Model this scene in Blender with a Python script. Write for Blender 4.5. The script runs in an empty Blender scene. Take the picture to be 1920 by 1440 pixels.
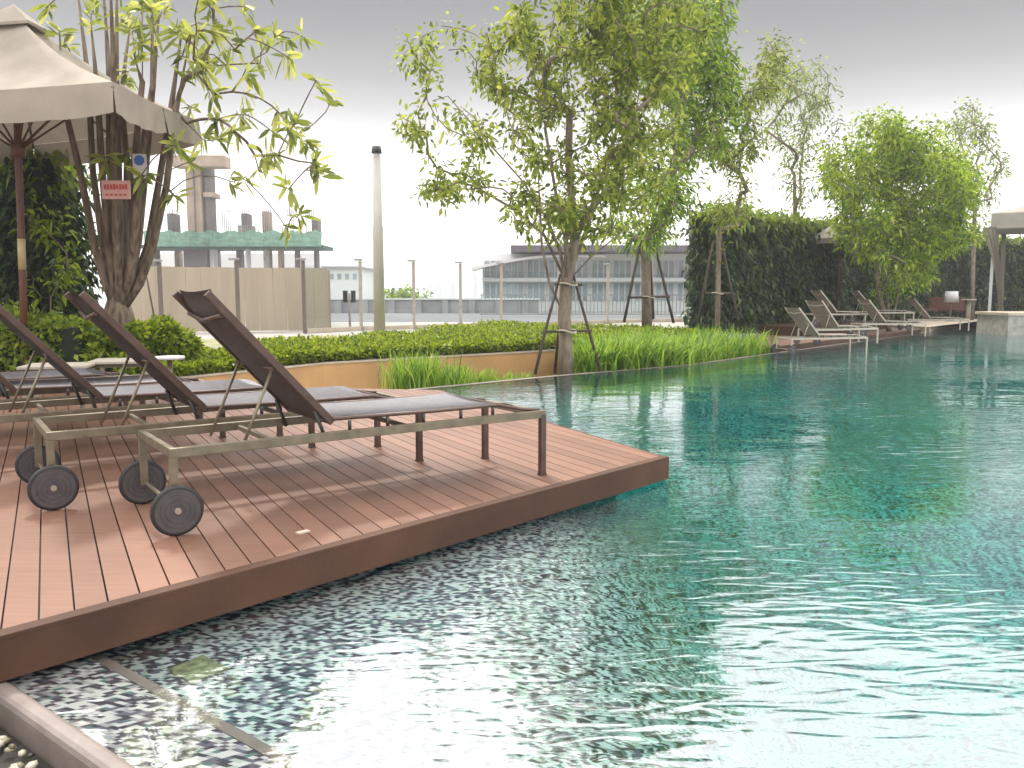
import bpy, bmesh, math, random
import numpy as np
from mathutils import Vector, Matrix
R = math.radians
random.seed(7)
rng = np.random.default_rng(11)
S = bpy.context.scene

# ------------------------------------------------------------------ camera
F = 1546.0                       # focal length in pixels of the 1920 px wide photograph
PITCH = math.atan(167 / F)
CAM = Vector((0, 0, 1.0))
cd = bpy.data.cameras.new("camera")
cam = bpy.data.objects.new("camera", cd)
S.collection.objects.link(cam)
cd.sensor_width = 36.0
cd.lens = F / 1920 * 36
cd.clip_start = 0.05
cd.clip_end = 6000
cam.location = CAM
cam.rotation_euler = (math.pi / 2 - PITCH, 0, 0)
S.camera = cam
S.view_settings.view_transform = 'Standard'
S.view_settings.look = 'None'
S.view_settings.exposure = 0.13
S.view_settings.gamma = 1.0

# ------------------------------------------------------------------ sky and sun
SUN_EL, SUN_AZ = R(52), R(-20)   # azimuth from +Y towards +X
w = bpy.data.worlds.new("World"); S.world = w; w.use_nodes = True
nt = w.node_tree; nt.nodes.clear()
out = nt.nodes.new('ShaderNodeOutputWorld'); bg = nt.nodes.new('ShaderNodeBackground')
sky = nt.nodes.new('ShaderNodeTexSky'); sky.sky_type = 'NISHITA'; sky.sun_disc = False
sky.sun_elevation = SUN_EL; sky.sun_rotation = SUN_AZ
tc = nt.nodes.new('ShaderNodeTexCoord'); sep = nt.nodes.new('ShaderNodeSeparateXYZ')
ramp = nt.nodes.new('ShaderNodeValToRGB')
nz = nt.nodes.new('ShaderNodeTexNoise'); nz.inputs['Scale'].default_value = 2.2; nz.inputs['Detail'].default_value = 3
ma = nt.nodes.new('ShaderNodeMath'); ma.operation = 'MULTIPLY_ADD'; ma.inputs[1].default_value = 0.05
nt.links.new(tc.outputs['Generated'], sep.inputs[0]); nt.links.new(tc.outputs['Generated'], nz.inputs['Vector'])
nt.links.new(nz.outputs['Fac'], ma.inputs[0]); nt.links.new(sep.outputs['Z'], ma.inputs[2])
nt.links.new(ma.outputs[0], ramp.inputs[0])
cr = ramp.color_ramp
stops = [(0.0, 1.75), (.165, 1.65), (.20, 1.08), (.235, .72), (.27, .50), (.31, .38), (.352, .30), (.375, 1.2), (.40, 2.5), (.46, 3.2)]
while len(cr.elements) < len(stops): cr.elements.new(.5)
for e, (p, c) in zip(cr.elements, stops): e.position = p; e.color = (c / 4 * 1.01, c / 4 * .99, c / 4 * .975, 1)
mul = nt.nodes.new('ShaderNodeVectorMath'); mul.operation = 'SCALE'; mul.inputs['Scale'].default_value = 4.0
nt.links.new(ramp.outputs[0], mul.inputs[0])
bg.inputs['Strength'].default_value = 1.0
nt.links.new(mul.outputs[0], bg.inputs['Color'])
bg2 = nt.nodes.new('ShaderNodeBackground'); bg2.inputs['Strength'].default_value = 0.06
nt.links.new(sky.outputs[0], bg2.inputs['Color'])
mx = nt.nodes.new('ShaderNodeMixShader'); mx.inputs[0].default_value = .12
nt.links.new(bg.outputs[0], mx.inputs[1]); nt.links.new(bg2.outputs[0], mx.inputs[2]); nt.links.new(mx.outputs[0], out.inputs[0])
sd = bpy.data.lights.new("sun", 'SUN'); sd.energy = 2.8; sd.angle = R(6.5); sd.color = (1, .93, .82)
sun = bpy.data.objects.new("sun", sd); S.collection.objects.link(sun)
sdir = Vector((math.sin(SUN_AZ) * math.cos(SUN_EL), math.cos(SUN_AZ) * math.cos(SUN_EL), math.sin(SUN_EL)))
sun.rotation_euler = sdir.to_track_quat('Z', 'Y').to_euler(); sun.location = (0, 0, 20)

# ------------------------------------------------------------------ site survey: sight lines from the camera station
_fw = Vector((0, math.cos(PITCH), -math.sin(PITCH))); _up = Vector((0, math.sin(PITCH), math.cos(PITCH)))
def ray(x, y): return _fw + Vector((1, 0, 0)) * ((x - 960) / F) - _up * ((y - 720) / F)
def G(x, y, z=0.0):
    d = ray(x, y); return CAM + d * ((z - CAM.z) / d.z)
def D(x, y, Y):
    d = ray(x, y); return CAM + d * (Y / d.y)

# ------------------------------------------------------------------ materials
def mat(name, color, rough=.6, metal=0, var=.0, vscale=8, bump=0, bscale=60, spec=.5, transl=0, stretch=None, col2=None, detail=4):
    m = bpy.data.materials.new(name); m.use_nodes = True
    n = m.node_tree.nodes; l = m.node_tree.links; b = n['Principled BSDF']
    b.inputs['Base Color'].default_value = (*color, 1); b.inputs['Roughness'].default_value = rough
    b.inputs['Metallic'].default_value = metal; b.inputs['Specular IOR Level'].default_value = spec
    tcn = n.new('ShaderNodeTexCoord'); src = tcn.outputs['Object']
    if stretch:
        mp = n.new('ShaderNodeMapping'); mp.inputs['Scale'].default_value = stretch; l.new(src, mp.inputs[0]); src = mp.outputs[0]
    if var > 0 or col2:
        a = n.new('ShaderNodeTexNoise'); a.inputs['Scale'].default_value = vscale; a.inputs['Detail'].default_value = detail
        l.new(src, a.inputs['Vector'])
        r = n.new('ShaderNodeValToRGB'); r.color_ramp.elements[0].position = .32; r.color_ramp.elements[1].position = .68
        c2 = col2 or tuple(min(1, c * (1 + var)) for c in color)
        c1 = color if col2 else tuple(c * (1 - var) for c in color)
        r.color_ramp.elements[0].color = (*c1, 1); r.color_ramp.elements[1].color = (*c2, 1)
        l.new(a.outputs['Fac'], r.inputs[0]); l.new(r.outputs[0], b.inputs['Base Color'])
    if bump:
        a = n.new('ShaderNodeTexNoise'); a.inputs['Scale'].default_value = bscale; a.inputs['Detail'].default_value = 3
        l.new(src, a.inputs['Vector']); bp = n.new('ShaderNodeBump'); bp.inputs['Strength'].default_value = bump
        bp.inputs['Distance'].default_value = .01
        l.new(a.outputs['Fac'], bp.inputs['Height']); l.new(bp.outputs[0], b.inputs['Normal'])
    if transl:
        t = n.new('ShaderNodeBsdfTranslucent'); t.inputs[0].default_value = (*color, 1)
        ms = n.new('ShaderNodeMixShader'); ms.inputs[0].default_value = transl
        l.new(b.outputs[0], ms.inputs[1]); l.new(t.outputs[0], ms.inputs[2]); l.new(ms.outputs[0], n['Material Output'].inputs[0])
    return m

def leafmat(name, cols, transl=.45, rough=.45):
    m = bpy.data.materials.new(name); m.use_nodes = True
    n = m.node_tree.nodes; l = m.node_tree.links; b = n['Principled BSDF']
    g = n.new('ShaderNodeNewGeometry'); r = n.new('ShaderNodeValToRGB'); r.color_ramp.interpolation = 'LINEAR'
    while len(r.color_ramp.elements) < len(cols): r.color_ramp.elements.new(.5)
    for i, (e, c) in enumerate(zip(r.color_ramp.elements, cols)): e.position = i / max(1, len(cols) - 1); e.color = (*c, 1)
    l.new(g.outputs['Random Per Island'], r.inputs[0]); l.new(r.outputs[0], b.inputs['Base Color'])
    b.inputs['Roughness'].default_value = rough; b.inputs['Specular IOR Level'].default_value = .35
    t = n.new('ShaderNodeBsdfTranslucent')
    hs = n.new('ShaderNodeHueSaturation'); hs.inputs['Value'].default_value = 1.7; hs.inputs['Hue'].default_value = .49
    l.new(r.outputs[0], hs.inputs['Color']); l.new(hs.outputs[0], t.inputs[0])
    ms = n.new('ShaderNodeMixShader'); ms.inputs[0].default_value = transl
    l.new(b.outputs[0], ms.inputs[1]); l.new(t.outputs[0], ms.inputs[2]); l.new(ms.outputs[0], n['Material Output'].inputs[0])
    return m

M = {}
M['metal'] = mat('bronze_metal', (.17, .14, .095), .38, .25, var=.2, vscale=14, bump=.1)
M['metal_dark'] = mat('dark_bronze_metal', (.085, .05, .038), .42, .2, var=.2, vscale=14)
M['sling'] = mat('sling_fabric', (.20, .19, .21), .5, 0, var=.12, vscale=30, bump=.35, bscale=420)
M['sling_shaded'] = mat('shaded_sling_fabric', (.068, .056, .054), .6, 0, var=.2, vscale=20, bump=.35, bscale=420)  # sling fabric again, darkened so the colour holds the backrest's underside shade
M['tyre'] = mat('rubber', (.018, .016, .017), .6)
M['disc'] = mat('wheel_plastic', (.062, .052, .055), .5, var=.15, vscale=20, bump=.1, bscale=90)
M['hub'] = mat('hub_metal', (.35, .3, .24), .4, .5)
M['white_sling'] = mat('white_sling', (.26, .22, .18), .6, var=.1)
M['white_metal'] = mat('pale_frame', (.38, .34, .28), .5)
M['canvas'] = mat('canvas', (.31, .265, .218), .85, var=.12, vscale=3, bump=.5, bscale=9, transl=.14)
M['wood'] = mat('stained_wood', (.10, .028, .014), .45, var=.35, vscale=6, stretch=(6, 6, .8))
M['pale_sleeve'] = mat('pale_sleeve', (.42, .33, .17), .5, var=.15)
M['bark'] = mat('bark', (.20, .155, .115), .9, var=.35, vscale=14, bump=.6, bscale=50, stretch=(1, 1, .4))
M['bark_dark'] = mat('dark_bark', (.085, .062, .05), .9, var=.4, vscale=14, bump=.8, bscale=40, stretch=(1, 1, .35))
M['bark_mid'] = mat('ridged_bark', (.075, .05, .035), .9, col2=(.24, .185, .13), vscale=9, bump=.9, bscale=40, stretch=(2.6, 2.6, .3))
M['stake'] = mat('stake_wood', (.06, .045, .035), .85, var=.3, vscale=12)
M['twine'] = mat('twine', (.45, .4, .3), .9, bump=.5)
M['ochre'] = mat('ochre_render', (.50, .29, .12), .85, var=.14, vscale=1.6, bump=.25, bscale=30, detail=8)
M['cap'] = mat('pale_stone_cap', (.46, .38, .29), .8, var=.12, vscale=5)
M['soil'] = mat('soil', (.09, .06, .035), .95, var=.4, vscale=6, bump=.8, bscale=30)
M['concrete'] = mat('concrete', (.30, .285, .26), .85, var=.12, vscale=.8, bump=.2, bscale=8, detail=8)
M['road'] = mat('asphalt', (.13, .13, .135), .9, var=.1, vscale=.5)
M['hoard'] = mat('hoarding_panel', (.37, .305, .23), .8, var=.08, vscale=1.6, bump=.2, stretch=(2.6, 2.6, .25), detail=7)
M['post'] = mat('painted_post', (.36, .32, .27), .5, .1, var=.15)
M['post_dark'] = mat('dark_post', (.14, .11, .09), .5, .1, var=.15)
M['lamp'] = mat('lamp_pole_paint', (.40, .375, .33), .45, .2, var=.08, vscale=2)
M['grey'] = mat('grey_wall', (.27, .27, .275), .85, var=.16, vscale=.8, detail=8)
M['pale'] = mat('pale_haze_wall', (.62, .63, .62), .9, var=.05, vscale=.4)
M['pinkc'] = mat('raw_concrete', (.33, .255, .195), .9, var=.2, vscale=.9, detail=7)
M['darkc'] = mat('dark_steel', (.12, .105, .105), .8, var=.2)  # dark grey with random variation, for tower parts, columns and rebar
M['net'] = mat('green_net', (.17, .30, .23), .8, var=.35, vscale=1.2, transl=.4, stretch=(1, 1, 4))
M['net_dark'] = mat('dark_net', (.04, .09, .07), .8, var=.3, vscale=2)
M['roof'] = mat('dark_roof', (.10, .09, .11), .6, var=.2)
M['white'] = mat('white_paint', (.56, .56, .56), .5, var=.04)
M['tent'] = mat('tent_canvas', (.38, .345, .29), .85, var=.08, vscale=4, bump=.4, bscale=12, transl=.25)
M['grille'] = mat('stone_block', (.30, .29, .26), .85, var=.25, vscale=6, bump=.4)
M['darkpaint'] = mat('dark_paint', (.03, .03, .028), .5)
M['red'] = mat('red_paint', (.5, .05, .045), .5)
M['pinkboard'] = mat('pink_board', (.62, .36, .33), .6, var=.08)
M['blue'] = mat('blue_paint', (.05, .14, .45), .5)
M['rim'] = mat('coping_stone', (.20, .165, .148), .45, var=.15, vscale=9, bump=.15)
M['gravel'] = mat('gravel', (.16, .13, .085), .8, var=.6, vscale=14)
M['drain'] = mat('drain_concrete', (.035, .03, .026), .9, var=.3)
M['yellowt'] = mat('pale_yellow_tile', (.30, .31, .17), .6, var=.5, vscale=38)
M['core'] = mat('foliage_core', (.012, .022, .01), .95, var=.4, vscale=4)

L_LEFT = leafmat('broad_leaf', [(.07, .09, .02), (.16, .20, .035), (.27, .31, .055), (.42, .43, .13)], .5)
L_MAIN = leafmat('main_tree_leaf', [(.05, .075, .012), (.12, .165, .02), (.21, .27, .03), (.34, .37, .06)], .5)
L_DENSE = leafmat('dense_leaf', [(.035, .07, .008), (.09, .16, .012), (.17, .27, .018), (.26, .36, .035)], .48)
L_LIME = leafmat('lime_leaf', [(.04, .08, .006), (.12, .20, .008), (.22, .32, .012), (.34, .42, .025)], .42)
L_THIN = leafmat('olive_leaf', [(.06, .09, .03), (.14, .19, .05), (.26, .32, .09)], .5)
L_HEDGE = leafmat('hedge_leaf', [(.05, .085, .006), (.11, .17, .01), (.20, .27, .013), (.30, .36, .025)], .38)
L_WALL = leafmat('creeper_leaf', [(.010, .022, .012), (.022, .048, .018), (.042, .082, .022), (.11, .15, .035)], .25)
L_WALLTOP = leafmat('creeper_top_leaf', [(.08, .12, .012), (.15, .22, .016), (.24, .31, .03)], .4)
L_GRASS = leafmat('grass_blade', [(.06, .12, .012), (.12, .24, .018), (.22, .36, .03), (.32, .42, .06)], .4)

def deckmat():
    m = bpy.data.materials.new('composite_decking'); m.use_nodes = True
    n = m.node_tree.nodes; l = m.node_tree.links; b = n['Principled BSDF']
    tcn = n.new('ShaderNodeTexCoord')
    at = n.new('ShaderNodeAttribute'); at.attribute_name = 'plank'
    a = n.new('ShaderNodeTexNoise'); a.inputs['Scale'].default_value = 1.3; a.inputs['Detail'].default_value = 6
    l.new(tcn.outputs['Object'], a.inputs['Vector'])
    mp = n.new('ShaderNodeMapping'); mp.inputs['Rotation'].default_value = (0, 0, R(-119.4)); mp.inputs['Scale'].default_value = (2.0, 60, 1)
    l.new(tcn.outputs['Object'], mp.inputs[0])
    g = n.new('ShaderNodeTexNoise'); g.inputs['Scale'].default_value = 1.5; g.inputs['Detail'].default_value = 4; l.new(mp.outputs[0], g.inputs['Vector'])
    ad = n.new('ShaderNodeMath'); ad.operation = 'ADD'; l.new(a.outputs['Fac'], ad.inputs[0]); l.new(g.outputs['Fac'], ad.inputs[1])
    ad2 = n.new('ShaderNodeMath'); ad2.operation = 'MULTIPLY_ADD'; ad2.inputs[1].default_value = .45
    l.new(at.outputs['Fac'], ad2.inputs[0]); l.new(ad.outputs[0], ad2.inputs[2])
    r = n.new('ShaderNodeValToRGB'); r.color_ramp.elements[0].position = .72; r.color_ramp.elements[1].position = 1.0
    mr = n.new('ShaderNodeMapRange'); mr.inputs['From Min'].default_value = .6; mr.inputs['From Max'].default_value = 1.7
    l.new(ad2.outputs[0], mr.inputs[0]); l.new(mr.outputs[0], r.inputs[0])
    r.color_ramp.elements[0].position = .1; r.color_ramp.elements[1].position = .9
    r.color_ramp.elements[0].color = (.118, .060, .041, 1); r.color_ramp.elements[1].color = (.225, .118, .080, 1)
    l.new(r.outputs[0], b.inputs['Base Color']); b.inputs['Roughness'].default_value = .5; b.inputs['Specular IOR Level'].default_value = .3
    bp = n.new('ShaderNodeBump'); bp.inputs['Strength'].default_value = .15; bp.inputs['Distance'].default_value = .004
    l.new(g.outputs['Fac'], bp.inputs['Height']); l.new(bp.outputs[0], b.inputs['Normal'])
    return m
M['deck'] = deckmat()
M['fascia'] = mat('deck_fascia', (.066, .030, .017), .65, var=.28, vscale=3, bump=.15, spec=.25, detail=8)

def mosaic(name, wob=.02, dim=1.0, vert=False):
    m = bpy.data.materials.new(name); m.use_nodes = True
    n = m.node_tree.nodes; l = m.node_tree.links; b = n['Principled BSDF']
    tcn = n.new('ShaderNodeTexCoord')
    nzz = n.new('ShaderNodeTexNoise'); nzz.inputs['Scale'].default_value = 5; nzz.inputs['Detail'].default_value = 2
    l.new(tcn.outputs['Object'], nzz.inputs['Vector'])
    sb = n.new('ShaderNodeVectorMath'); sb.operation = 'MULTIPLY_ADD'; sb.inputs[1].default_value = (wob,) * 3
    l.new(nzz.outputs['Color'], sb.inputs[0]); l.new(tcn.outputs['Object'], sb.inputs[2])
    mp = n.new('ShaderNodeMapping'); mp.inputs['Rotation'].default_value = (0, 0, R(-142)); mp.inputs['Scale'].default_value = (1 / .022, 1 / .0115, 1 / .0115 if vert else .01)
    l.new(sb.outputs[0], mp.inputs[0])
    fl = n.new('ShaderNodeVectorMath'); fl.operation = 'FLOOR'; l.new(mp.outputs[0], fl.inputs[0])
    wn = n.new('ShaderNodeTexWhiteNoise'); wn.noise_dimensions = '3D' if vert else '2D'; l.new(fl.outputs[0], wn.inputs['Vector'])
    r = n.new('ShaderNodeValToRGB'); r.color_ramp.interpolation = 'CONSTANT'
    st = [(0, (.035, .033, .055)), (.26, (.12, .11, .15)), (.42, (.34, .31, .34)), (.54, (.64, .60, .60)), (.86, (.46, .48, .44)), (.95, (.08, .17, .16))]
    while len(r.color_ramp.elements) < len(st): r.color_ramp.elements.new(.5)
    for e, (p, c) in zip(r.color_ramp.elements, st): e.position = p; e.color = (*[v * dim for v in c], 1)
    l.new(wn.outputs['Value'], r.inputs[0])
    fr = n.new('ShaderNodeVectorMath'); fr.operation = 'FRACTION'; l.new(mp.outputs[0], fr.inputs[0])
    l.new(r.outputs[0], b.inputs['Base Color']); b.inputs['Roughness'].default_value = .35
    return m
M['mosaic'] = mosaic('pool_mosaic', .0, 1.25)
M['mosaic_ledge'] = mosaic('ledge_mosaic', .008)
M['mosaic_wall'] = mosaic('wall_mosaic', .004, .8, True)

def front_only(n, l, fr):
    g = n.new('ShaderNodeNewGeometry'); inv = n.new('ShaderNodeMath'); inv.operation = 'SUBTRACT'; inv.inputs[0].default_value = 1
    l.new(g.outputs['Backfacing'], inv.inputs[1]); m_ = n.new('ShaderNodeMath'); m_.operation = 'MULTIPLY'
    l.new(fr.outputs[0], m_.inputs[0]); l.new(inv.outputs[0], m_.inputs[1]); return m_.outputs[0]
def watermat():
    m = bpy.data.materials.new('pool_water'); m.use_nodes = True
    n = m.node_tree.nodes; l = m.node_tree.links; n.remove(n['Principled BSDF']); o = n['Material Output']
    tcn = n.new('ShaderNodeTexCoord')
    def nz(scale, rot, sc, det=2, dist=0):
        mp = n.new('ShaderNodeMapping'); mp.inputs['Rotation'].default_value = (0, 0, R(rot)); mp.inputs['Scale'].default_value = sc
        a = n.new('ShaderNodeTexNoise'); a.inputs['Scale'].default_value = scale; a.inputs['Detail'].default_value = det; a.inputs['Distortion'].default_value = dist
        l.new(tcn.outputs['Object'], mp.inputs[0]); l.new(mp.outputs[0], a.inputs['Vector']); return a.outputs['Fac']
    def bump(h, dist, prev=None):
        bp = n.new('ShaderNodeBump'); bp.inputs['Strength'].default_value = 1; bp.inputs['Distance'].default_value = dist
        l.new(h, bp.inputs['Height'])
        if prev: l.new(prev, bp.inputs['Normal'])
        return bp.outputs[0]
    a = bump(nz(1.0, 12, (1, 2.2, 1), 1), .008)
    msk = n.new('ShaderNodeMapRange'); msk.inputs['From Min'].default_value = .42; msk.inputs['From Max'].default_value = .62; msk.inputs['To Min'].default_value = .15
    l.new(nz(.38, 0, (1, 1, 1), 2), msk.inputs['Value'])
    def masked(h):
        q = n.new('ShaderNodeMath'); q.operation = 'MULTIPLY'; l.new(h, q.inputs[0]); l.new(msk.outputs[0], q.inputs[1]); return q.outputs[0]
    a = bump(masked(nz(4.2, -22, (1, 3.2, 1), 1, .8)), .0085, a)
    a = bump(masked(nz(12, 10, (1, 2.2, 1), 2, .4)), .0008, a)
    gl = n.new('ShaderNodeBsdfGlossy'); gl.inputs['Roughness'].default_value = .03; gl.inputs['Color'].default_value = (1, 1, 1, 1); l.new(a, gl.inputs['Normal'])
    tr = n.new('ShaderNodeBsdfRefraction'); tr.inputs['IOR'].default_value = 1.33; tr.inputs['Roughness'].default_value = .0; tr.inputs['Color'].default_value = (.97, 1, .99, 1); l.new(a, tr.inputs['Normal'])
    fr = n.new('ShaderNodeFresnel'); fr.inputs['IOR'].default_value = 3.0; l.new(a, fr.inputs['Normal']); frx = front_only(n, l, fr)
    ms = n.new('ShaderNodeMixShader'); l.new(frx, ms.inputs[0]); l.new(tr.outputs[0], ms.inputs[1]); l.new(gl.outputs[0], ms.inputs[2])
    l.new(ms.outputs[0], o.inputs['Surface'])
    va = n.new('ShaderNodeVolumeAbsorption'); va.inputs['Color'].default_value = (.05, .80, .77, 1); va.inputs['Density'].default_value = .76
    l.new(va.outputs[0], o.inputs['Volume'])
    return m
M['water'] = watermat()

def glassmat(name, fac=.06, tint=(.92, .95, .95), rough=.02):
    m = bpy.data.materials.new(name); m.use_nodes = True
    n = m.node_tree.nodes; l = m.node_tree.links; n.remove(n['Principled BSDF']); o = n['Material Output']
    gl = n.new('ShaderNodeBsdfGlossy'); gl.inputs['Roughness'].default_value = rough
    tr = n.new('ShaderNodeBsdfTransparent'); tr.inputs[0].default_value = (*tint, 1)
    fr = n.new('ShaderNodeFresnel'); ms = n.new('ShaderNodeMixShader')
    l.new(front_only(n, l, fr), ms.inputs[0]); l.new(tr.outputs[0], ms.inputs[1]); l.new(gl.outputs[0], ms.inputs[2]); l.new(ms.outputs[0], o.inputs[0])
    return m
M['glass'] = glassmat('fence_glass')
M['window'] = mat('window_glass', (.25, .30, .33), .12, .0, var=.4, vscale=.5, spec=1)

# ------------------------------------------------------------------ object helpers
def tag(o, label=None, cat=None, group=None, kind=None):
    if label: o['label'] = label
    if cat: o['category'] = cat
    if group: o['group'] = group
    if kind: o['kind'] = kind
    return o
def thing(name, label, cat, loc=(0, 0, 0), rz=0, group=None):
    o = bpy.data.objects.new(name, None); S.collection.objects.link(o); o.empty_display_size = .2
    o.location = loc; o.rotation_euler = (0, 0, rz); return tag(o, label, cat, group)
def obj(name, bm, m, parent=None, smooth=False):
    me = bpy.data.meshes.new(name)
    if smooth:
        for f_ in bm.faces: f_.smooth = True
    bmesh.ops.recalc_face_normals(bm, faces=bm.faces)
    bm.to_mesh(me); bm.free()
    for mm in (m if isinstance(m, (list, tuple)) else [m]): me.materials.append(mm)
    o = bpy.data.objects.new(name, me); S.collection.objects.link(o)
    if parent: o.parent = parent
    return o
def npobj(name, V, Fq, m, parent=None, matidx=None, smooth=False):
    me = bpy.data.meshes.new(name); V = np.asarray(V, dtype=np.float32); Fq = np.asarray(Fq, dtype=np.int32)
    k = Fq.shape[1]; me.vertices.add(len(V)); me.vertices.foreach_set('co', V.ravel())
    me.loops.add(Fq.size); me.loops.foreach_set('vertex_index', Fq.ravel())
    me.polygons.add(len(Fq)); me.polygons.foreach_set('loop_start', np.arange(len(Fq), dtype=np.int32) * k)
    me.update(calc_edges=True)
    for mm in (m if isinstance(m, (list, tuple)) else [m]): me.materials.append(mm)
    if matidx is not None: me.polygons.foreach_set('material_index', np.asarray(matidx, dtype=np.int32))
    if smooth: me.polygons.foreach_set('use_smooth', np.ones(len(Fq), dtype=bool))
    o = bpy.data.objects.new(name, me); S.collection.objects.link(o)
    if parent: o.parent = parent
    return o
def NB(): return bmesh.new()
def box(bm, c, s, rz=0, bev=0, mi=0, rot=None):
    r = bmesh.ops.create_cube(bm, size=1)
    mtx = Matrix.Translation(Vector(c)) @ (rot if rot else Matrix.Rotation(rz, 4, 'Z')) @ Matrix.Diagonal((*s, 1))
    bmesh.ops.transform(bm, matrix=mtx, verts=r['verts'])
    fs = set(f_ for v in r['verts'] for f_ in v.link_faces)
    for f_ in fs: f_.material_index = mi
    if bev:
        es = list(set(e for f_ in fs for e in f_.edges))
        bmesh.ops.bevel(bm, geom=es, offset=bev, segments=2, affect='EDGES', profile=.6)
    return bm
def bar(bm, p, q, wd, ht=None, bev=0):
    """rectangular bar from p to q"""
    p, q = Vector(p), Vector(q); d = q - p; ht = ht or wd
    rot = d.to_track_quat('X', 'Z').to_matrix().to_4x4()
    return box(bm, (p + q) / 2, (d.length, wd, ht), rot=rot, bev=bev)
def tube(bm, pts, rad, n=8, cap=True):
    pts = [Vector(p) for p in pts]; rad = rad if isinstance(rad, (list, tuple)) else [rad] * len(pts); rings = []
    up = Vector((0, 0, 1)); prev = None
    for i, p in enumerate(pts):
        d = (pts[min(i + 1, len(pts) - 1)] - pts[max(i - 1, 0)]).normalized()
        if prev is None:
            a = d.cross(up if abs(d.z) < .9 else Vector((1, 0, 0))).normalized()
        else: a = (prev - d * prev.dot(d)).normalized()
        prev = a; b = d.cross(a)
        rings.append([bm.verts.new(p + (a * math.cos(2 * math.pi * k / n) + b * math.sin(2 * math.pi * k / n)) * rad[i]) for k in range(n)])
    for i in range(len(rings) - 1):
        for k in range(n):
            f_ = bm.faces.new((rings[i][k], rings[i][(k + 1) % n], rings[i + 1][(k + 1) % n], rings[i + 1][k])); f_.smooth = True
    if cap:
        bm.faces.new(rings[0][::-1]); bm.faces.new(rings[-1])
    return bm
def cyl(bm, c, r, h, axis='Z', n=24, r2=None):
    a = {'Z': Vector((0, 0, 1)), 'X': Vector((1, 0, 0)), 'Y': Vector((0, 1, 0))}[axis]
    c = Vector(c); return tube(bm, [c - a * h / 2, c + a * h / 2], [r, r if r2 is None else r2], n)
def slab(name, pts, ztop, zbot, m, kind='structure', parent=None, label=None, cat=None):
    bm = NB(); top = [bm.verts.new((p[0], p[1], ztop)) for p in pts]; bot = [bm.verts.new((p[0], p[1], zbot)) for p in pts]
    bm.faces.new(top); bm.faces.new(bot[::-1])
    for i in range(len(pts)):
        j = (i + 1) % len(pts); bm.faces.new((top[i], bot[i], bot[j], top[j]))
    bmesh.ops.triangulate(bm, faces=[f_ for f_ in bm.faces if len(f_.verts) > 4])
    o = obj(name, bm, m, parent); tag(o, label, cat, None, kind); return o
def children(o): return [c for c in S.collection.objects if c.parent == o]
KIDS = {}
def copy_tree(o, parent=None, kids=None):
    kids = kids or {}
    c = o.copy(); S.collection.objects.link(c)
    if parent: c.parent = parent
    for ch in KIDS.get(o.name, []): copy_tree(ch, c)
    return c
def index_kids(o):
    ks = [c for c in S.collection.objects if c.parent == o]; KIDS[o.name] = ks
    for k in ks: index_kids(k)

# ------------------------------------------------------------------ foliage helpers
def leaf_mesh(P, Dr, Ln, Wd, droop=.25, fold=.12):
    """numpy leaves: P base points, Dr unit directions, Ln lengths, Wd widths -> verts, quads (4 verts, 1 quad each)"""
    n = len(P); r = rng.normal(size=(n, 3)); side = np.cross(Dr, r); side /= np.linalg.norm(side, axis=1)[:, None] + 1e-9
    nor = np.cross(side, Dr); Ln = Ln[:, None]; Wd = Wd[:, None]
    mid = P + Dr * Ln * .45; tip = P + Dr * Ln + np.array([0, 0, -1]) * Ln * droop
    a = mid + side * Wd * .5 + nor * Wd * fold; b = mid - side * Wd * .5 + nor * Wd * fold
    V = np.stack([P, a, tip, b], 1).reshape(-1, 3); Fq = np.arange(4 * n).reshape(-1, 4)
    return V, Fq
def leaf_mesh6(P, Dr, Ln, Wd, droop=.25, fold=.15):
    n = len(P); r = rng.normal(size=(n, 3)); side = np.cross(Dr, r); side /= np.linalg.norm(side, axis=1)[:, None] + 1e-9
    nor = np.cross(side, Dr); Ln = Ln[:, None]; Wd = Wd[:, None]; dn = np.array([0, 0, -1.0])
    q = lambda u, s, w_: P + Dr * Ln * u + dn * Ln * droop * u * u + side * Wd * s * w_ + nor * Wd * fold * abs(s)
    V = np.stack([P, q(.35, .5, 1), q(.72, .5, .85), q(1, 0, 0), q(.72, -.5, .85), q(.35, -.5, 1)], 1).reshape(-1, 3)
    b_ = np.arange(n)[:, None] * 6; Fq = np.concatenate([b_ + np.array([0, 1, 2, 3]), b_ + np.array([0, 3, 4, 5])]); return V, Fq
def unit(v): return v / (np.linalg.norm(v, axis=1)[:, None] + 1e-9)

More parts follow.
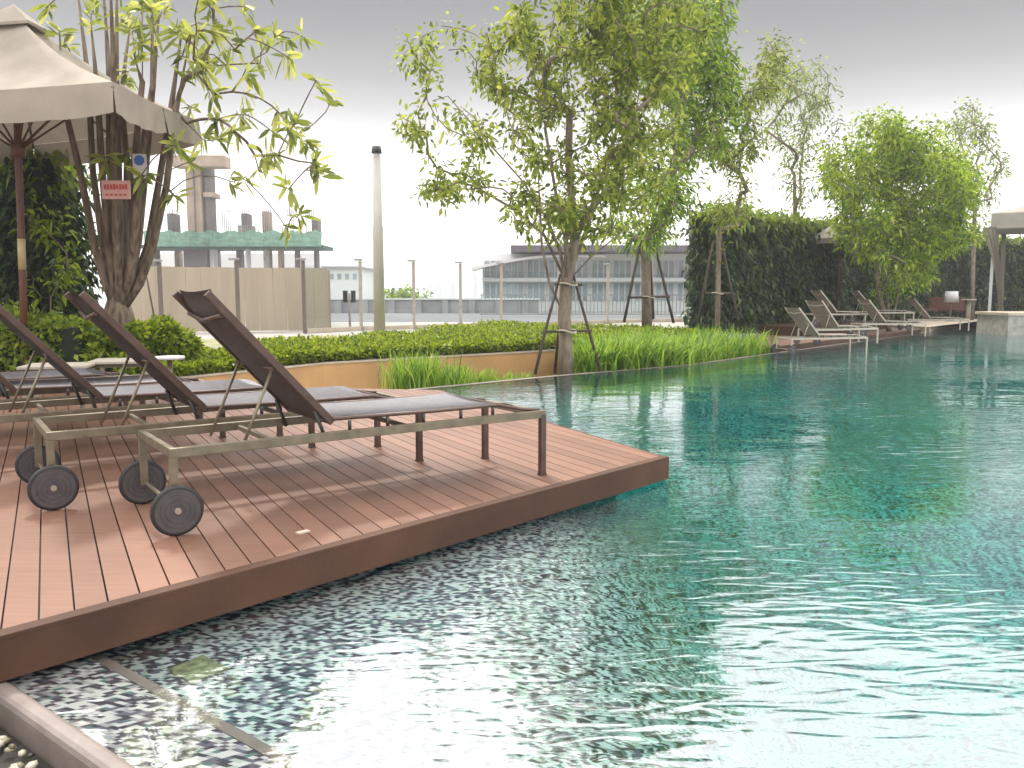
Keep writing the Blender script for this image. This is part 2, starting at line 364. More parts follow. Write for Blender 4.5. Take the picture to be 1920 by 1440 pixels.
def grow(stems, targets, seglen=.3, wig=.06, lift=.25):
    """stems: list of polylines (each [(pos,...)]) sharing node 0; returns nodes, parent, tips"""
    N = []; P = []
    def add(p, par): N.append(np.array(p, float)); P.append(par); return len(N) - 1
    root = add(stems[0][0], -1)
    for st in stems:
        cur = root
        for p in st[1:]:
            # allow a stem to start on an existing node
            cur = add(p, cur)
    cand_from = 1
    c0 = np.mean([s[-1] for s in stems], 0)
    T = sorted(targets, key=lambda t: np.linalg.norm(np.array(t) - c0)); tips = []
    for t in T:
        t = np.array(t, float); A = np.array(N[cand_from:]); dv = t - A; d = np.linalg.norm(dv, axis=1)
        pen = d + np.maximum(0, A[:, 2] - t[2] + .1) * 1.5
        j = int(np.argmin(pen)) + cand_from; p0 = N[j]; d = np.linalg.norm(t - p0)
        if d < .05: continue
        k = max(1, int(math.ceil(d / seglen))); cur = j
        ctrl = p0 * .5 + t * .5 + np.array([0, 0, -lift * d * .5]) + rng.normal(0, wig * d, 3)
        par = P[j]
        if par >= 0:
            tang = p0 - N[par]; tang = tang / (np.linalg.norm(tang) + 1e-9); ctrl = ctrl * .6 + (p0 + tang * d * .5) * .4
        for i in range(1, k + 1):
            u = i / k; q = (1 - u) ** 2 * p0 + 2 * u * (1 - u) * ctrl + u * u * t
            if i < k: q = q + rng.normal(0, wig * .15, 3)
            cur = add(q, cur)
        tips.append(cur)
    return N, P, tips
def branch_mesh(N, P, tips, rt=.006, ex=.5, rmax=.2, flare=1.0):
    cnt = np.zeros(len(N)); 
    ch = [[] for _ in N]
    for i, p in enumerate(P):
        if p >= 0: ch[p].append(i)
    for i in range(len(N) - 1, -1, -1):
        cnt[i] = max(1, sum(cnt[c] for c in ch[i]))
    rad = np.minimum(rt * cnt ** ex, rmax)
    bm = NB(); used = set()
    # chains: follow the thickest child
    starts = [(0, None)]
    while starts:
        i, par = starts.pop()
        chain = ([par] if par is not None else []) + [i]; cur = i
        while ch[cur]:
            ks = sorted(ch[cur], key=lambda c: -cnt[c])
            for k in ks[1:]: starts.append((k, cur))
            cur = ks[0]; chain.append(cur)
        if len(chain) > 1:
            rs = [float(rad[c]) for c in chain]
            if par is not None: rs[0] = rs[1]
            else: rs[0] *= flare
            tube(bm, [Vector(N[c]) for c in chain], rs, 8 if max(rs) > .04 else 5, cap=True)
    return bm
def tree(name, label, stems, targets, leafm, barkm, leaf_len=.16, leaf_w=.05, per_tip=24, spread=.28, rt=.006, ex=.5, rmax=.2,
         droop=.4, group=None, whorl=False, lift=.25, seglen=.3, flare=1.15, wig=.06, cat='tree', back=2):
    base = Vector(stems[0][0]); t = thing(name, label, cat, base, 0, group)
    b = np.array(base)
    N, P, tips = grow([[np.array(p, float) - b for p in s] for s in stems], [np.array(p, float) - b for p in targets], seglen, wig, lift)
    obj('trunk', branch_mesh(N, P, tips, rt, ex, rmax, flare), barkm, t)
    Ps, Ds = [], []
    for ti in tips:
        i = ti; chain = [i]
        for _ in range(back):
            if P[i] >= 0: i = P[i]; chain.append(i)
        ax = N[ti] - N[chain[-1]]; ax = ax / (np.linalg.norm(ax) + 1e-9)
        n = int(per_tip * random.uniform(.6, 1.4))
        if whorl:
            d = rng.normal(size=(n, 3)); d -= (d @ ax)[:, None] * ax * .5; d = unit(unit(d) * 1.0 + ax * .55)
            p = N[ti] + rng.normal(0, .025, (n, 3)) - ax * rng.uniform(0, .08, (n, 1))
        else:
            u = rng.uniform(0, 1, (n, 1)); p0 = N[ti] + (N[chain[-1]] - N[ti]) * u
            off = unit(rng.normal(size=(n, 3))) * (rng.uniform(0, 1, (n, 1)) ** .6) * spread
            p = p0 + off; d = unit(off * 1.2 / spread + rng.normal(0, .6, (n, 3)) + ax * .4 + np.array([0, 0, -.25]))
        Ps.append(p); Ds.append(d)
    Ps = np.concatenate(Ps); Ds = np.concatenate(Ds); n = len(Ps)
    V, Q = leaf_mesh(Ps, Ds, leaf_len * rng.uniform(.6, 1.25, n), leaf_w * rng.uniform(.7, 1.3, n), droop)
    npobj('crown', V, Q, leafm, t)
    return t
def blob_targets(blobs, Y, dY):
    T = []
    for cx, cy, rx, ry, n in blobs:
        for _ in range(n):
            a = random.uniform(0, 2 * math.pi); r = math.sqrt(random.random())
            T.append(tuple(D(cx + rx * r * math.cos(a), cy + ry * r * math.sin(a), Y + random.uniform(-dY, dY))))
    return T

def leaf_box(name, path, width, z0, z1, n, leaf_len, leafms, top_frac=.35, bulge=.12, jit=.06, coreinset=.1, label=None, cat='hedge', group=None, kind=None, mixtop=0, droop=.2):
    """hedge following a polyline of centre points; leaves spread through its outer shell"""
    pts = [np.array(p, float) for p in path]; segs = [(pts[i], pts[i + 1]) for i in range(len(pts) - 1)]
    Ls = [np.linalg.norm(b - a) for a, b in segs]; tot = sum(Ls); h = z1 - z0
    bm_v, bm_f = [], []
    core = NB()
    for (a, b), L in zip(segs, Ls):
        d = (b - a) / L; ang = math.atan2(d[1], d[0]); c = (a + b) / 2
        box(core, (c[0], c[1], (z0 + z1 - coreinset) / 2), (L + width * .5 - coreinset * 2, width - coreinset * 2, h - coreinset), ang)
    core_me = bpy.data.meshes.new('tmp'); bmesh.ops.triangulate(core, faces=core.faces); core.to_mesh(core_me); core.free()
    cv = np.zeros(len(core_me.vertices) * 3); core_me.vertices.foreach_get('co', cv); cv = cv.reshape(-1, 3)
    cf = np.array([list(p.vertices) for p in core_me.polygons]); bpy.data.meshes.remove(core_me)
    s = rng.uniform(0, tot, n); cum = np.cumsum([0] + Ls); idx = np.clip(np.searchsorted(cum, s) - 1, 0, len(segs) - 1)
    A = np.array([sg[0][:2] for sg in segs])[idx]; Dd = np.array([(sg[1][:2] - sg[0][:2]) / L for sg, L in zip(segs, Ls)])[idx]
    u = (s - cum[idx])[:, None]; nrm = np.stack([-Dd[:, 1], Dd[:, 0]], 1)
    top = rng.uniform(size=n) < top_frac; side = np.where(rng.uniform(size=n) < .5, 1, -1)
    v = np.where(top, rng.uniform(-.5, .5, n) * width, side * width * .5)
    z = np.where(top, z1, rng.uniform(z0, z1, n))
    # uneven outline
    wob = bulge * (np.sin(s * 2.1 + v * 2) * .5 + np.sin(s * 5.3 + z * 4 + 1.3) * .3 + np.sin(s * 11 + z * 7 + v * 5) * .2) + rng.normal(0, jit, n)
    z = np.where(top, z + wob, z); v = np.where(top, v, v + side * wob)
    # round the shoulders
    sh = np.clip((z - (z1 - .12)) / .12, 0, 1); v = np.where(top, v, v - side * sh * .05)
    xy = A + Dd * u + nrm * v[:, None]; P = np.column_stack([xy, z])
    out_ = np.where(top[:, None], np.array([0, 0, 1.0]), np.column_stack([nrm * side[:, None], np.zeros(n)]))
    # end caps
    ne = max(10, int(n * width / (tot + width) * .6))
    for e, sg in ((0, segs[0]), (1, segs[-1])):
        d = (sg[1] - sg[0])[:2]; d = d / np.linalg.norm(d) * (1 if e else -1); q = (sg[1] if e else sg[0])[:2] + d * width * .25
        nn = np.array([-d[1], d[0]]); vv = rng.uniform(-.5, .5, ne) * width
        Pe = np.column_stack([q + nn * vv[:, None] + d * rng.normal(0, jit, ne)[:, None], rng.uniform(z0, z1, ne)])
        P = np.concatenate([P, Pe]); out_ = np.concatenate([out_, np.tile([*d, 0.0], (ne, 1))]); top = np.concatenate([top, np.zeros(ne, bool)])
    n2 = len(P); dr = unit(out_ * .7 + rng.normal(0, .7, (n2, 3)) + np.array([0, 0, .25 if droop < .5 else -.3]))
    V, Q = leaf_mesh(P - dr * leaf_len * .4, dr, leaf_len * rng.uniform(.6, 1.3, n2), leaf_len * .5 * rng.uniform(.7, 1.3, n2), droop)
    mi = np.zeros(n2, int)
    if len(leafms) > 1:
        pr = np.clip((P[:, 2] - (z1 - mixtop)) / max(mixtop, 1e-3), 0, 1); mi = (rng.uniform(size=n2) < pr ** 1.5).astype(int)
    V2 = np.concatenate([V, cv]); 
    me = bpy.data.meshes.new(name); allv = V2.astype(np.float32)
    me.vertices.add(len(allv)); me.vertices.foreach_set('co', allv.ravel())
    li = np.concatenate([Q.ravel(), (cf + len(V)).ravel()]).astype(np.int32)
    me.loops.add(len(li)); me.loops.foreach_set('vertex_index', li)
    st = np.concatenate([np.arange(len(Q)) * 4, len(Q) * 4 + np.arange(len(cf)) * 3]).astype(np.int32)
    me.polygons.add(len(st)); me.polygons.foreach_set('loop_start', st); me.update(calc_edges=True)
    for mm in leafms: me.materials.append(mm)
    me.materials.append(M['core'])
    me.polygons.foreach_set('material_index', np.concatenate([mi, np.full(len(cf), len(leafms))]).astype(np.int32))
    o = bpy.data.objects.new(name, me); S.collection.objects.link(o)
    return tag(o, label, cat, group, kind)

def blades(name, pts, n_per, h, m, wd=.02, lean=.5, parent=None, spread=.12):
    V, Q = [], []
    for p in pts:
        for _ in range(n_per):
            a = random.uniform(0, 2 * math.pi); hh = h * random.uniform(.55, 1.15); ln = lean * hh * random.uniform(.2, 1.3)
            b = Vector(p) + Vector((random.gauss(0, spread), random.gauss(0, spread), 0)); d = Vector((math.cos(a), math.sin(a), 0)); s = Vector((-d.y, d.x, 0)) * wd * random.uniform(.6, 1.3)
            k0 = len(V); K = 4
            for i in range(K + 1):
                u = i / K; c = b + d * ln * u * u + Vector((0, 0, hh * (u - .35 * u ** 3 * (ln / hh + .3)))); ww = (1 - u ** 1.6) * (.6 + .8 * u) + .03
                V.append(c - s * ww * .5); V.append(c + s * ww * .5)
            for i in range(K): Q.append((k0 + 2 * i, k0 + 2 * i + 1, k0 + 2 * i + 3, k0 + 2 * i + 2))
    return npobj(name, [tuple(v) for v in V], Q, m, parent)

# ================================================================== SETTING
WZ = -.15                                                 # water level
bm = NB(); bmesh.ops.create_circle(bm, cap_ends=True, radius=3000, segments=64, matrix=Matrix.Translation((0, 500, -2.6)))
tag(obj('ground', bm, M['concrete']), kind='structure')

C0 = Vector((-1.504, 2.328, 0)); C1 = Vector((.963, 5.02, 0)); PD = Vector((-.49, .871, 0))   # deck front edge, plank direction
ED = (C1 - C0).normalized(); C0x = C0 - ED * 2.6
DECKR = C1 + Vector((-.627, 1.33, 0)).normalized() * 4.05                                   # far end of the right edge
RD = Vector((.516, -.396, 0)).normalized()
rim0 = Vector((-1.481, 2.30, 0)); rimA = rim0 - RD * .55; rimB = rim0 + RD * 8.0
p0, p1, p2, p3, p4, p5 = [G(*q, WZ) for q in ((740, 735), (1040, 706), (1293, 685), (1460, 662), (1745, 622), (1858, 607))]
edge_pts = [p0, p1, p2, p3, p4, p5]
# smooth pool edge curve
pool = [rimA, rimB, Vector((30, -4, 0)), Vector((40, 26, 0)), Vector((24, 30.0, 0)), p5, p4, p3, p2, p1, p0, C1 + ED * -.5 + Vector((-.5, .3, 0))]
slab('water', pool, WZ, -2.3, M['water'])
# pool floor: shallow sun shelf that falls away to the deep end
bm = NB(); xs = np.concatenate([np.linspace(-3, 4, 57), np.linspace(4.5, 42, 40)]); ys = np.concatenate([np.linspace(-6, 8, 71), np.linspace(8.5, 34, 40)])
def floor_z(x, y):
    s = x * 1.0 + max(0, y - 4.5) * .25; t = min(1, max(0, (s + .05) / 1.9)); t = t * t * (3 - 2 * t); return -.33 - 1.5 * t
g = [[bm.verts.new((x, y, floor_z(x, y))) for x in xs] for y in ys]
for j in range(len(ys) - 1):
    for i in range(len(xs) - 1): bm.faces.new((g[j][i], g[j][i + 1], g[j + 1][i + 1], g[j + 1][i]))
tag(obj('pool_floor', bm, M['mosaic'], smooth=True), kind='structure')
# submerged ledge inside the rim, coping and drain channel
NRM = Vector((-RD.y, RD.x, 0))                            # towards the pool
if NRM.y < 0: NRM = -NRM
NRM = Vector((.609, .793, 0))
slab('pool_ledge', [rimA + NRM * .03, rimB + NRM * .03, rimB + NRM * .27, rimA + NRM * .27], WZ - .035, -2.2, M['mosaic_ledge'])
slab('pool_ledge_trim', [rimA + NRM * .27, rimB + NRM * .27, rimB + NRM * .305, rimA + NRM * .305], WZ - .031, -2.2, M['rim'])
bm = NB(); prof = [(-.03, -.10), (-.034, -.022), (-.034, -.008), (-.028, .004), (-.018, .011), (-.004, .014), (.01, .012), (.022, .006), (.029, -.002), (.03, -.10)]
va = []; vb = []
for u, v in prof:
    a = rimA + NRM * u; b = rimB + NRM * u; va.append(bm.verts.new((a.x, a.y, WZ + v))); vb.append(bm.verts.new((b.x, b.y, WZ + v)))
for i in range(len(prof)):
    j = (i + 1) % len(prof); bm.faces.new((va[i], va[j], vb[j], vb[i]))
bm.faces.new(va); bm.faces.new(vb[::-1])
tag(obj('pool_coping', bm, M['rim']), kind='structure')
slab('drain_channel', [rimA - RD * 3 - NRM * .036, rimB - NRM * .036, rimB - NRM * 4, rimA - RD * 3 - NRM * 4], WZ - .085, -2.4, M['drain'])
# river stones in the channel
bm = NB()
for _ in range(2200):
    p = rimA + RD * random.uniform(-1.2, 3.6) - NRM * (.06 + random.random() * .75); s = random.uniform(.010, .028)
    r = bmesh.ops.create_icosphere(bm, subdivisions=1, radius=1, matrix=Matrix.Translation((p.x, p.y, WZ - .075 + random.uniform(0, .02))) @ Matrix.Rotation(random.uniform(0, 6), 4, 'Z') @ Matrix.Diagonal((s, s * .7, s * .5, 1)))
gs = obj('gravel', bm, leafmat('river_stone', [(.02, .018, .015), (.08, .065, .04), (.2, .17, .11), (.45, .42, .34)], 0), smooth=True)
tag(gs, 'loose river stones in the dark drain beside the pool rim', 'gravel', kind='stuff')

# wooden deck: boards with gaps, fascia, joists
def clip_poly(poly, n, lo, hi):
    def half(poly, n, c, sgn):
        out_ = []
        for i in range(len(poly)):
            a, b = poly[i], poly[(i + 1) % len(poly)]; da = sgn * (a.dot(n) - c); db = sgn * (b.dot(n) - c)
            if da >= 0: out_.append(a)
            if (da > 0) != (db > 0) and abs(da - db) > 1e-9: out_.append(a + (b - a) * (da / (da - db)))
        return out_
    poly = half(poly, n, lo, 1); return half(poly, n, hi, -1) if poly else poly
back1 = Vector((-3.3, 9.05, 0)); back2 = Vector((-10, 9.3, 0))
deck_poly = [C0x, C1, DECKR, back1, back2, Vector((-9, 2, 0))]
inner = [C0x + Vector((-.03, .04, 0)), C1 + Vector((-.03, .03, 0)), DECKR + Vector((-.012, -.012, 0)), back1, back2, Vector((-9, 2, 0))]
bm = NB(); lay = bm.faces.layers.float.new('plank'); pn = Vector((PD.y, -PD.x, 0)).normalized()
step = .0985; k0 = int(min(p.dot(pn) for p in inner) / step) - 1; k1 = int(max(p.dot(pn) for p in inner) / step) + 1
OFF = C0.dot(pn) % step
for k in range(k0, k1 + 1):
    poly = clip_poly([p.copy() for p in inner], pn, k * step + OFF + .003, (k + 1) * step + OFF - .003)
    if len(poly) < 3: continue
    t = [bm.verts.new((p.x, p.y, 0)) for p in poly]; b = [bm.verts.new((p.x, p.y, -.022)) for p in poly]
    rv = random.random(); fs = [bm.faces.new(t), bm.faces.new(b[::-1])]
    for i in range(len(poly)): fs.append(bm.faces.new((t[i], b[i], b[(i + 1) % len(poly)], t[(i + 1) % len(poly)])))
    for f_ in fs: f_[lay] = rv
tag(obj('deck', bm, M['deck']), kind='structure')
slab('deck_substructure', [p + Vector((0, 0, 0)) for p in (C0x + Vector((-.1, .1, 0)), C1 + Vector((-.12, .1, 0)), DECKR + Vector((-.1, -.1, 0)), back1 + Vector((0, -.05, 0)), back2, Vector((-9, 2.1, 0)))], -.03, -.12, M['darkpaint'])
bm = NB()
def fasc(a, b, inset=0):
    d = (b - a).normalized(); bar(bm, a + Vector((0, 0, -.067)), b + Vector((0, 0, -.067)), .022, .13, bev=.003)
    bar(bm, a + Vector((0, 0, -.0005)) - Vector((d.y, -d.x, 0)) * .016, b + Vector((0, 0, -.0005)) - Vector((d.y, -d.x, 0)) * .016, .056, .018, bev=.004)
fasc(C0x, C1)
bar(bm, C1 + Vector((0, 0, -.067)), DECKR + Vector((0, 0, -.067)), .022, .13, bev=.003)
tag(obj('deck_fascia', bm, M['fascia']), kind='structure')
slab('pool_wall', [C0x + Vector((-.25, .25, 0)), C1 + Vector((-.3, .1, 0)), DECKR + Vector((-.25, -.1, 0)), back1 + Vector((0, -.1, 0)), back2, Vector((-9, 2.4, 0))], -.125, -2.4, M['mosaic_wall'])

# planting strip behind the infinity edge, terrace level beyond the ochre wall
W = [G(400, 700, .1), G(600, 680, .1), G(1001, 658, .1), G(1220, 642, .1), G(1330, 634, .1)]
W0 = W[0] + (W[0] - W[1]).normalized() * 1.2
bed_far = [Vector((34, 48, 0)), Vector((34, 32, 0))]
slab('planting_bed', [p0 + Vector((-.02, .06, 0)), p1 + Vector((0, .09, 0)), p2 + Vector((0, .09, 0)), p3 + Vector((0, .09, 0)), p4 + Vector((0, .09, 0)), p4 + Vector((-3, 8, 0)), W[4], W[3], W[2], W[1], W[0], W0, Vector((-6, 8.6, 0)), Vector((-1.5, 8.9, 0))], -.34, -2.4, M['soil'])
bm = NB()
for a, b in zip(edge_pts[:-1], edge_pts[1:]):
    bar(bm, Vector((a.x, a.y + .02, -1.3)), Vector((b.x, b.y + .02, -1.3)), .05, 2.0)
tag(obj('pool_side', bm, M['mosaic_wall']), kind='structure')
bm = NB()
for a, b in zip(edge_pts[:-1], edge_pts[1:]):
    d = (b - a).normalized(); n_ = Vector((-d.y, d.x, 0))
    bar(bm, a + n_ * .05 + Vector((0, 0, WZ - .085 - a.z)), b + n_ * .05 + Vector((0, 0, WZ - .085 - b.z)), .09, .18)
tag(obj('pool_edge', bm, M['rim']), kind='structure')
terr = [W0 + Vector((0, .1, 0)), W[0] + Vector((0, .1, 0)), W[1] + Vector((0, .1, 0)), W[2] + Vector((0, .1, 0)), W[3] + Vector((0, .1, 0)), W[4] + Vector((0, .1, 0)), Vector((9, 26, 0)), Vector((12, 29.5, 0)), Vector((15, 31.5, 0)), Vector((60, 31, 0)), Vector((60, 120, 0)), Vector((-80, 120, 0)), Vector((-80, 9.4, 0)), back2 + Vector((0, .1, 0)), back1 + Vector((-.1, .1, 0))]
slab('terrace', terr, -.005, -2.4, M['concrete'])
slab('road', [(-60, 31), (8, 31), (8, 45), (-60, 45)], .004, -.004, M['road'])

slab('lawn', [W0 + Vector((-.3, .6, 0)), W[0] + Vector((-.6, .9, 0)), W[1] + Vector((-1, 1.3, 0)), W[2] + Vector((-2, 3, 0)), W[3] + Vector((-3, 5, 0)), Vector((-1, 22.6, 0)), Vector((-6, 19.2, 0)), Vector((-9, 17.5, 0)), Vector((-8, 10.5, 0))], .012, -.004, mat('worn_turf', (.16, .17, .075), .95, col2=(.26, .24, .14), vscale=2.5, detail=9, bump=.6, bscale=40))
rw = thing('retaining_wall', 'low ochre rendered wall between the pool edge and the clipped hedge', 'wall', W[0])
bm = NB(); wl = [W0] + W
for a, b in zip(wl[:-1], wl[1:]):
    bar(bm, Vector((a.x, a.y, -.14)) - W[0].xyz * 0, Vector((b.x, b.y, -.14)), .14, .44)
bmesh.ops.translate(bm, verts=bm.verts, vec=-W[0]); obj('wall_body', bm, M['ochre'], rw)
bm = NB()
for a, b in zip(wl[:-1], wl[1:]): bar(bm, Vector((a.x, a.y, .0925)), Vector((b.x, b.y, .0925)), .17, .025, bev=.004)
bmesh.ops.translate(bm, verts=bm.verts, vec=-W[0]); obj('wall_cap', bm, M['cap'], rw)

# ================================================================== LOUNGERS
def make_lounger(label, frm, leg_m, seat_m, back_m, name='sun_lounger', group=None):
    t = thing(name, label, 'sun lounger', group=group)
    Lg, hw, zr = 1.95, .285, .345; hx, hz = .71, .418; ang = math.atan2(.585, .535); bl = .80
    bm = NB()
    for s in (-1, 1): box(bm, (Lg / 2, s * hw, zr), (Lg + .03, .028, .042), bev=.004)
    for x in (0, Lg): box(bm, (x, 0, zr + .001), (.028, hw * 2 - .028, .038), bev=.004)
    for x in (.45, 1.15): box(bm, (x, 0, zr - .006), (.02, hw * 2 - .028, .022), bev=.003)
    obj('frame', bm, frm, t)
    for s in (-1, 1):
        bm = NB(); box(bm, (0, s * hw, .215), (.034, .026, .22), bev=.003); obj('leg', bm, frm, t)
        bm = NB(); box(bm, (Lg, s * hw, .172), (.036, .03, .343), bev=.004); box(bm, (Lg, s * hw, .006), (.04, .034, .012)); obj('leg', bm, leg_m, t)
        wy = s * (hw + .038)
        bm = NB(); cyl(bm, (0, wy, .108), .092, .022, 'Y', 40)
        for k in range(3): 
            rr = .03 + k * .02; tube(bm, [(rr * math.cos(2 * math.pi * i / 32), wy - .0115, .108 + rr * math.sin(2 * math.pi * i / 32)) for i in range(33)], .0016, 5, cap=False)
        wh = obj('wheel', bm, M['disc'], t)
        bm = NB(); n = 40
        pts = [(.095 * math.cos(2 * math.pi * i / n), wy, .108 + .095 * math.sin(2 * math.pi * i / n)) for i in range(n + 1)]
        tube(bm, pts, .0125, 8, cap=False); obj('tyre', bm, M['tyre'], wh)
        bm = NB(); cyl(bm, (0, wy, .108), .013, .036, 'Y', 16); obj('hub', bm, M['hub'], wh)
    bm = NB(); cyl(bm, (0, 0, .118), .009, hw * 2, 'Y', 10); obj('axle', bm, frm, t)
    # seat sling with side rods on studs
    N1, N2 = 22, 8; bm = NB(); x0, x1 = hx + .005, Lg - .14; rows = []
    for i in range(N1 + 1):
        u = i / N1; x = x0 + (x1 - x0) * u; z = hz + .012 - .009 * math.sin(u * math.pi) - (.05 * max(0, (u - .86) / .14) ** 2)
        rows.append([bm.verts.new((x, (-1 + 2 * j / N2) * (hw - .012), z - .016 * (1 - (-1 + 2 * j / N2) ** 2))) for j in range(N2 + 1)])
    for i in range(N1):
        for j in range(N2): bm.faces.new((rows[i][j], rows[i + 1][j], rows[i + 1][j + 1], rows[i][j + 1]))
    bmesh.ops.solidify(bm, geom=bm.faces[:], thickness=.006)
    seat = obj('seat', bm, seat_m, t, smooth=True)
    bm = NB()
    for s in (-1, 1):
        tube(bm, [(x0, s * (hw - .008), hz + .006), ((x0 + x1) / 2, s * (hw - .008), hz - .002), (x1 - .15, s * (hw - .008), hz - .002), (x1, s * (hw - .01), hz - .036), (Lg - .01, s * (hw - .012), zr + .02)], .009, 8)
    tube(bm, [(x1, -hw + .01, hz - .036), (x1, hw - .01, hz - .036)], .009, 8)
    obj('seat_rod', bm, leg_m, seat)
    bm = NB()
    for s in (-1, 1):
        for x in (.80, 1.0, 1.2, 1.42, 1.62): cyl(bm, (x, s * (hw - .004), (zr + hz) / 2 + .006), .009, .045, 'Z', 8)
    obj('stud', bm, M['darkpaint'], seat)['kind'] = 'stuff'
    # backrest
    dx, dz = -math.cos(ang), math.sin(ang)
    def bp(u, y, o=0): return Vector((hx + dx * bl * u - dz * o * -1, y, hz + dz * bl * u + math.cos(ang) * o))
    bm = NB(); rows = []
    for i in range(15):
        u = i / 14; sag = .012 * math.sin(u * math.pi)
        rows.append([bm.verts.new(bp(u, (-1 + 2 * j / 8) * (hw - .028), -.004 - (sag + .018) * (1 - (-1 + 2 * j / 8) ** 2) + (.03 * max(0, (u - .9) / .1)))) for j in range(9)])
    for i in range(14):
        for j in range(8): bm.faces.new((rows[i][j], rows[i + 1][j], rows[i + 1][j + 1], rows[i][j + 1]))
    bmesh.ops.solidify(bm, geom=bm.faces[:], thickness=.006)
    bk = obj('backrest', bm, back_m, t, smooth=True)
    bm = NB()
    for s in (-1, 1): bar(bm, bp(-.02, s * (hw - .022)), bp(1.0, s * (hw - .022)), .024, .034, bev=.004)
    tube(bm, [bp(.86, -(hw - .03), -.02), bp(.84, 0, -.045), bp(.86, hw - .03, -.02)], .011, 8)
    tube(bm, [bp(.45, -(hw - .03), -.02), bp(.45, hw - .03, -.02)], .009, 8)
    tube(bm, [bp(0, -(hw - .03), -.01), bp(0, hw - .03, -.01)], .011, 8)
    obj('backrest_frame', bm, leg_m, bk)
    for s in (-1, 1):
        a = bp(.45, s * (hw - .05), -.02); bm = NB(); tube(bm, [a, (.30, s * (hw - .05), zr - .03)], .0075, 8)
        obj('support_strut', bm, frm, t)
        bm = NB(); tube(bm, [(hx - .07, s * (hw - .03), hz + .05), (hx - .02, s * (hw - .03), zr - .02)], .009, 8); obj('hinge_bracket', bm, M['darkpaint'], t)
    return t
LANG = math.atan2(1.14, 1.583)
near_mid = Vector((-1.391, 3.352, 0)); side = Vector((-math.sin(LANG), math.cos(LANG), 0))
base = near_mid + side * .325
NEAR_G = 'bronze sun loungers set side by side on the wooden deck'
lo = make_lounger('nearest bronze framed sun lounger with raised dark back, foot end closest to the deck corner', M['metal'], M['metal_dark'], M['sling'], M['sling_shaded'], group=NEAR_G)
lo.location = base; lo.rotation_euler = (0, 0, LANG); index_kids(lo)
offs = Vector((-.738, .41, 0))
labs = ['second bronze sun lounger from the deck edge, its raised back beside the tree trunk',
        'third sun lounger from the deck edge, grey sling seen behind the second lounger back',
        'fourth sun lounger from the deck edge, seat just in front of the pale side tables',
        'farthest near sun lounger at the left edge under the umbrella, mostly out of view']
for i, lb in enumerate(labs):
    c = copy_tree(lo); c.location = base + offs * (i + 1) + Vector((0, .0, 0)); c.rotation_euler = (0, 0, LANG + R((-.6, .8, -.4, 1.0)[i])); c['label'] = lb

# white loungers on the far ledge
slab('far_deck', [p3 + Vector((-.1, .1, 0)), G(1735, 625, WZ) + Vector((-.1, .1, 0)), G(1735, 625, WZ) + Vector((-1, 6, 0)), G(1480, 655, WZ) + Vector((-.5, 7, 0))], -.03, -.10, M['deck'])
fda, fdb = p3 + Vector((-.1, .13, -.085)), G(1735, 625, WZ) + Vector((-.1, .13, 0)); fda.z = fdb.z = -.12
bm = NB(); bar(bm, fda, fdb, .05, .16); tag(obj('far_deck_fascia', bm, M['fascia']), kind='structure')
slab('raised_deck', [Vector((7.3, 20.6, 0)), Vector((11.4, 25.2, 0)), Vector((10.6, 26.6, 0)), Vector((6.4, 21.8, 0))], .20, -.03, M['fascia'])
wl_ = make_lounger('pale sling lounger nearest the tall grasses on the far deck', M['white_metal'], M['white_metal'], M['white_sling'], M['white_sling'], group='pale loungers on the far deck')
index_kids(wl_)
far = [((5.35, 16.2, -.16), 'pale sling lounger nearest the tall grasses on the far deck'),
       ((6.15, 17.2, -.03), 'pale lounger second from the tall grasses, back lit bright'),
       ((7.55, 21.0, .20), 'pale lounger standing furthest back against the green wall on the far deck'),
       ((9.35, 23.0, .20), 'pale lounger just left of the lime green tree stems'),
       ((8.6, 20.6, -.03), 'pale lounger in front of the lime green tree stems'),
       ((11.5, 24.2, -.03), 'pale lounger at the right end of the far deck, next to the pale terrace')]
for i, (q, lb) in enumerate(far):
    c = wl_ if i == 0 else copy_tree(wl_)
    c.scale = (.88, .88, .9); c.location = q; c.rotation_euler = (0, 0, LANG - R((20, 12, 26, 34, 26, 38)[i])); c['label'] = lb

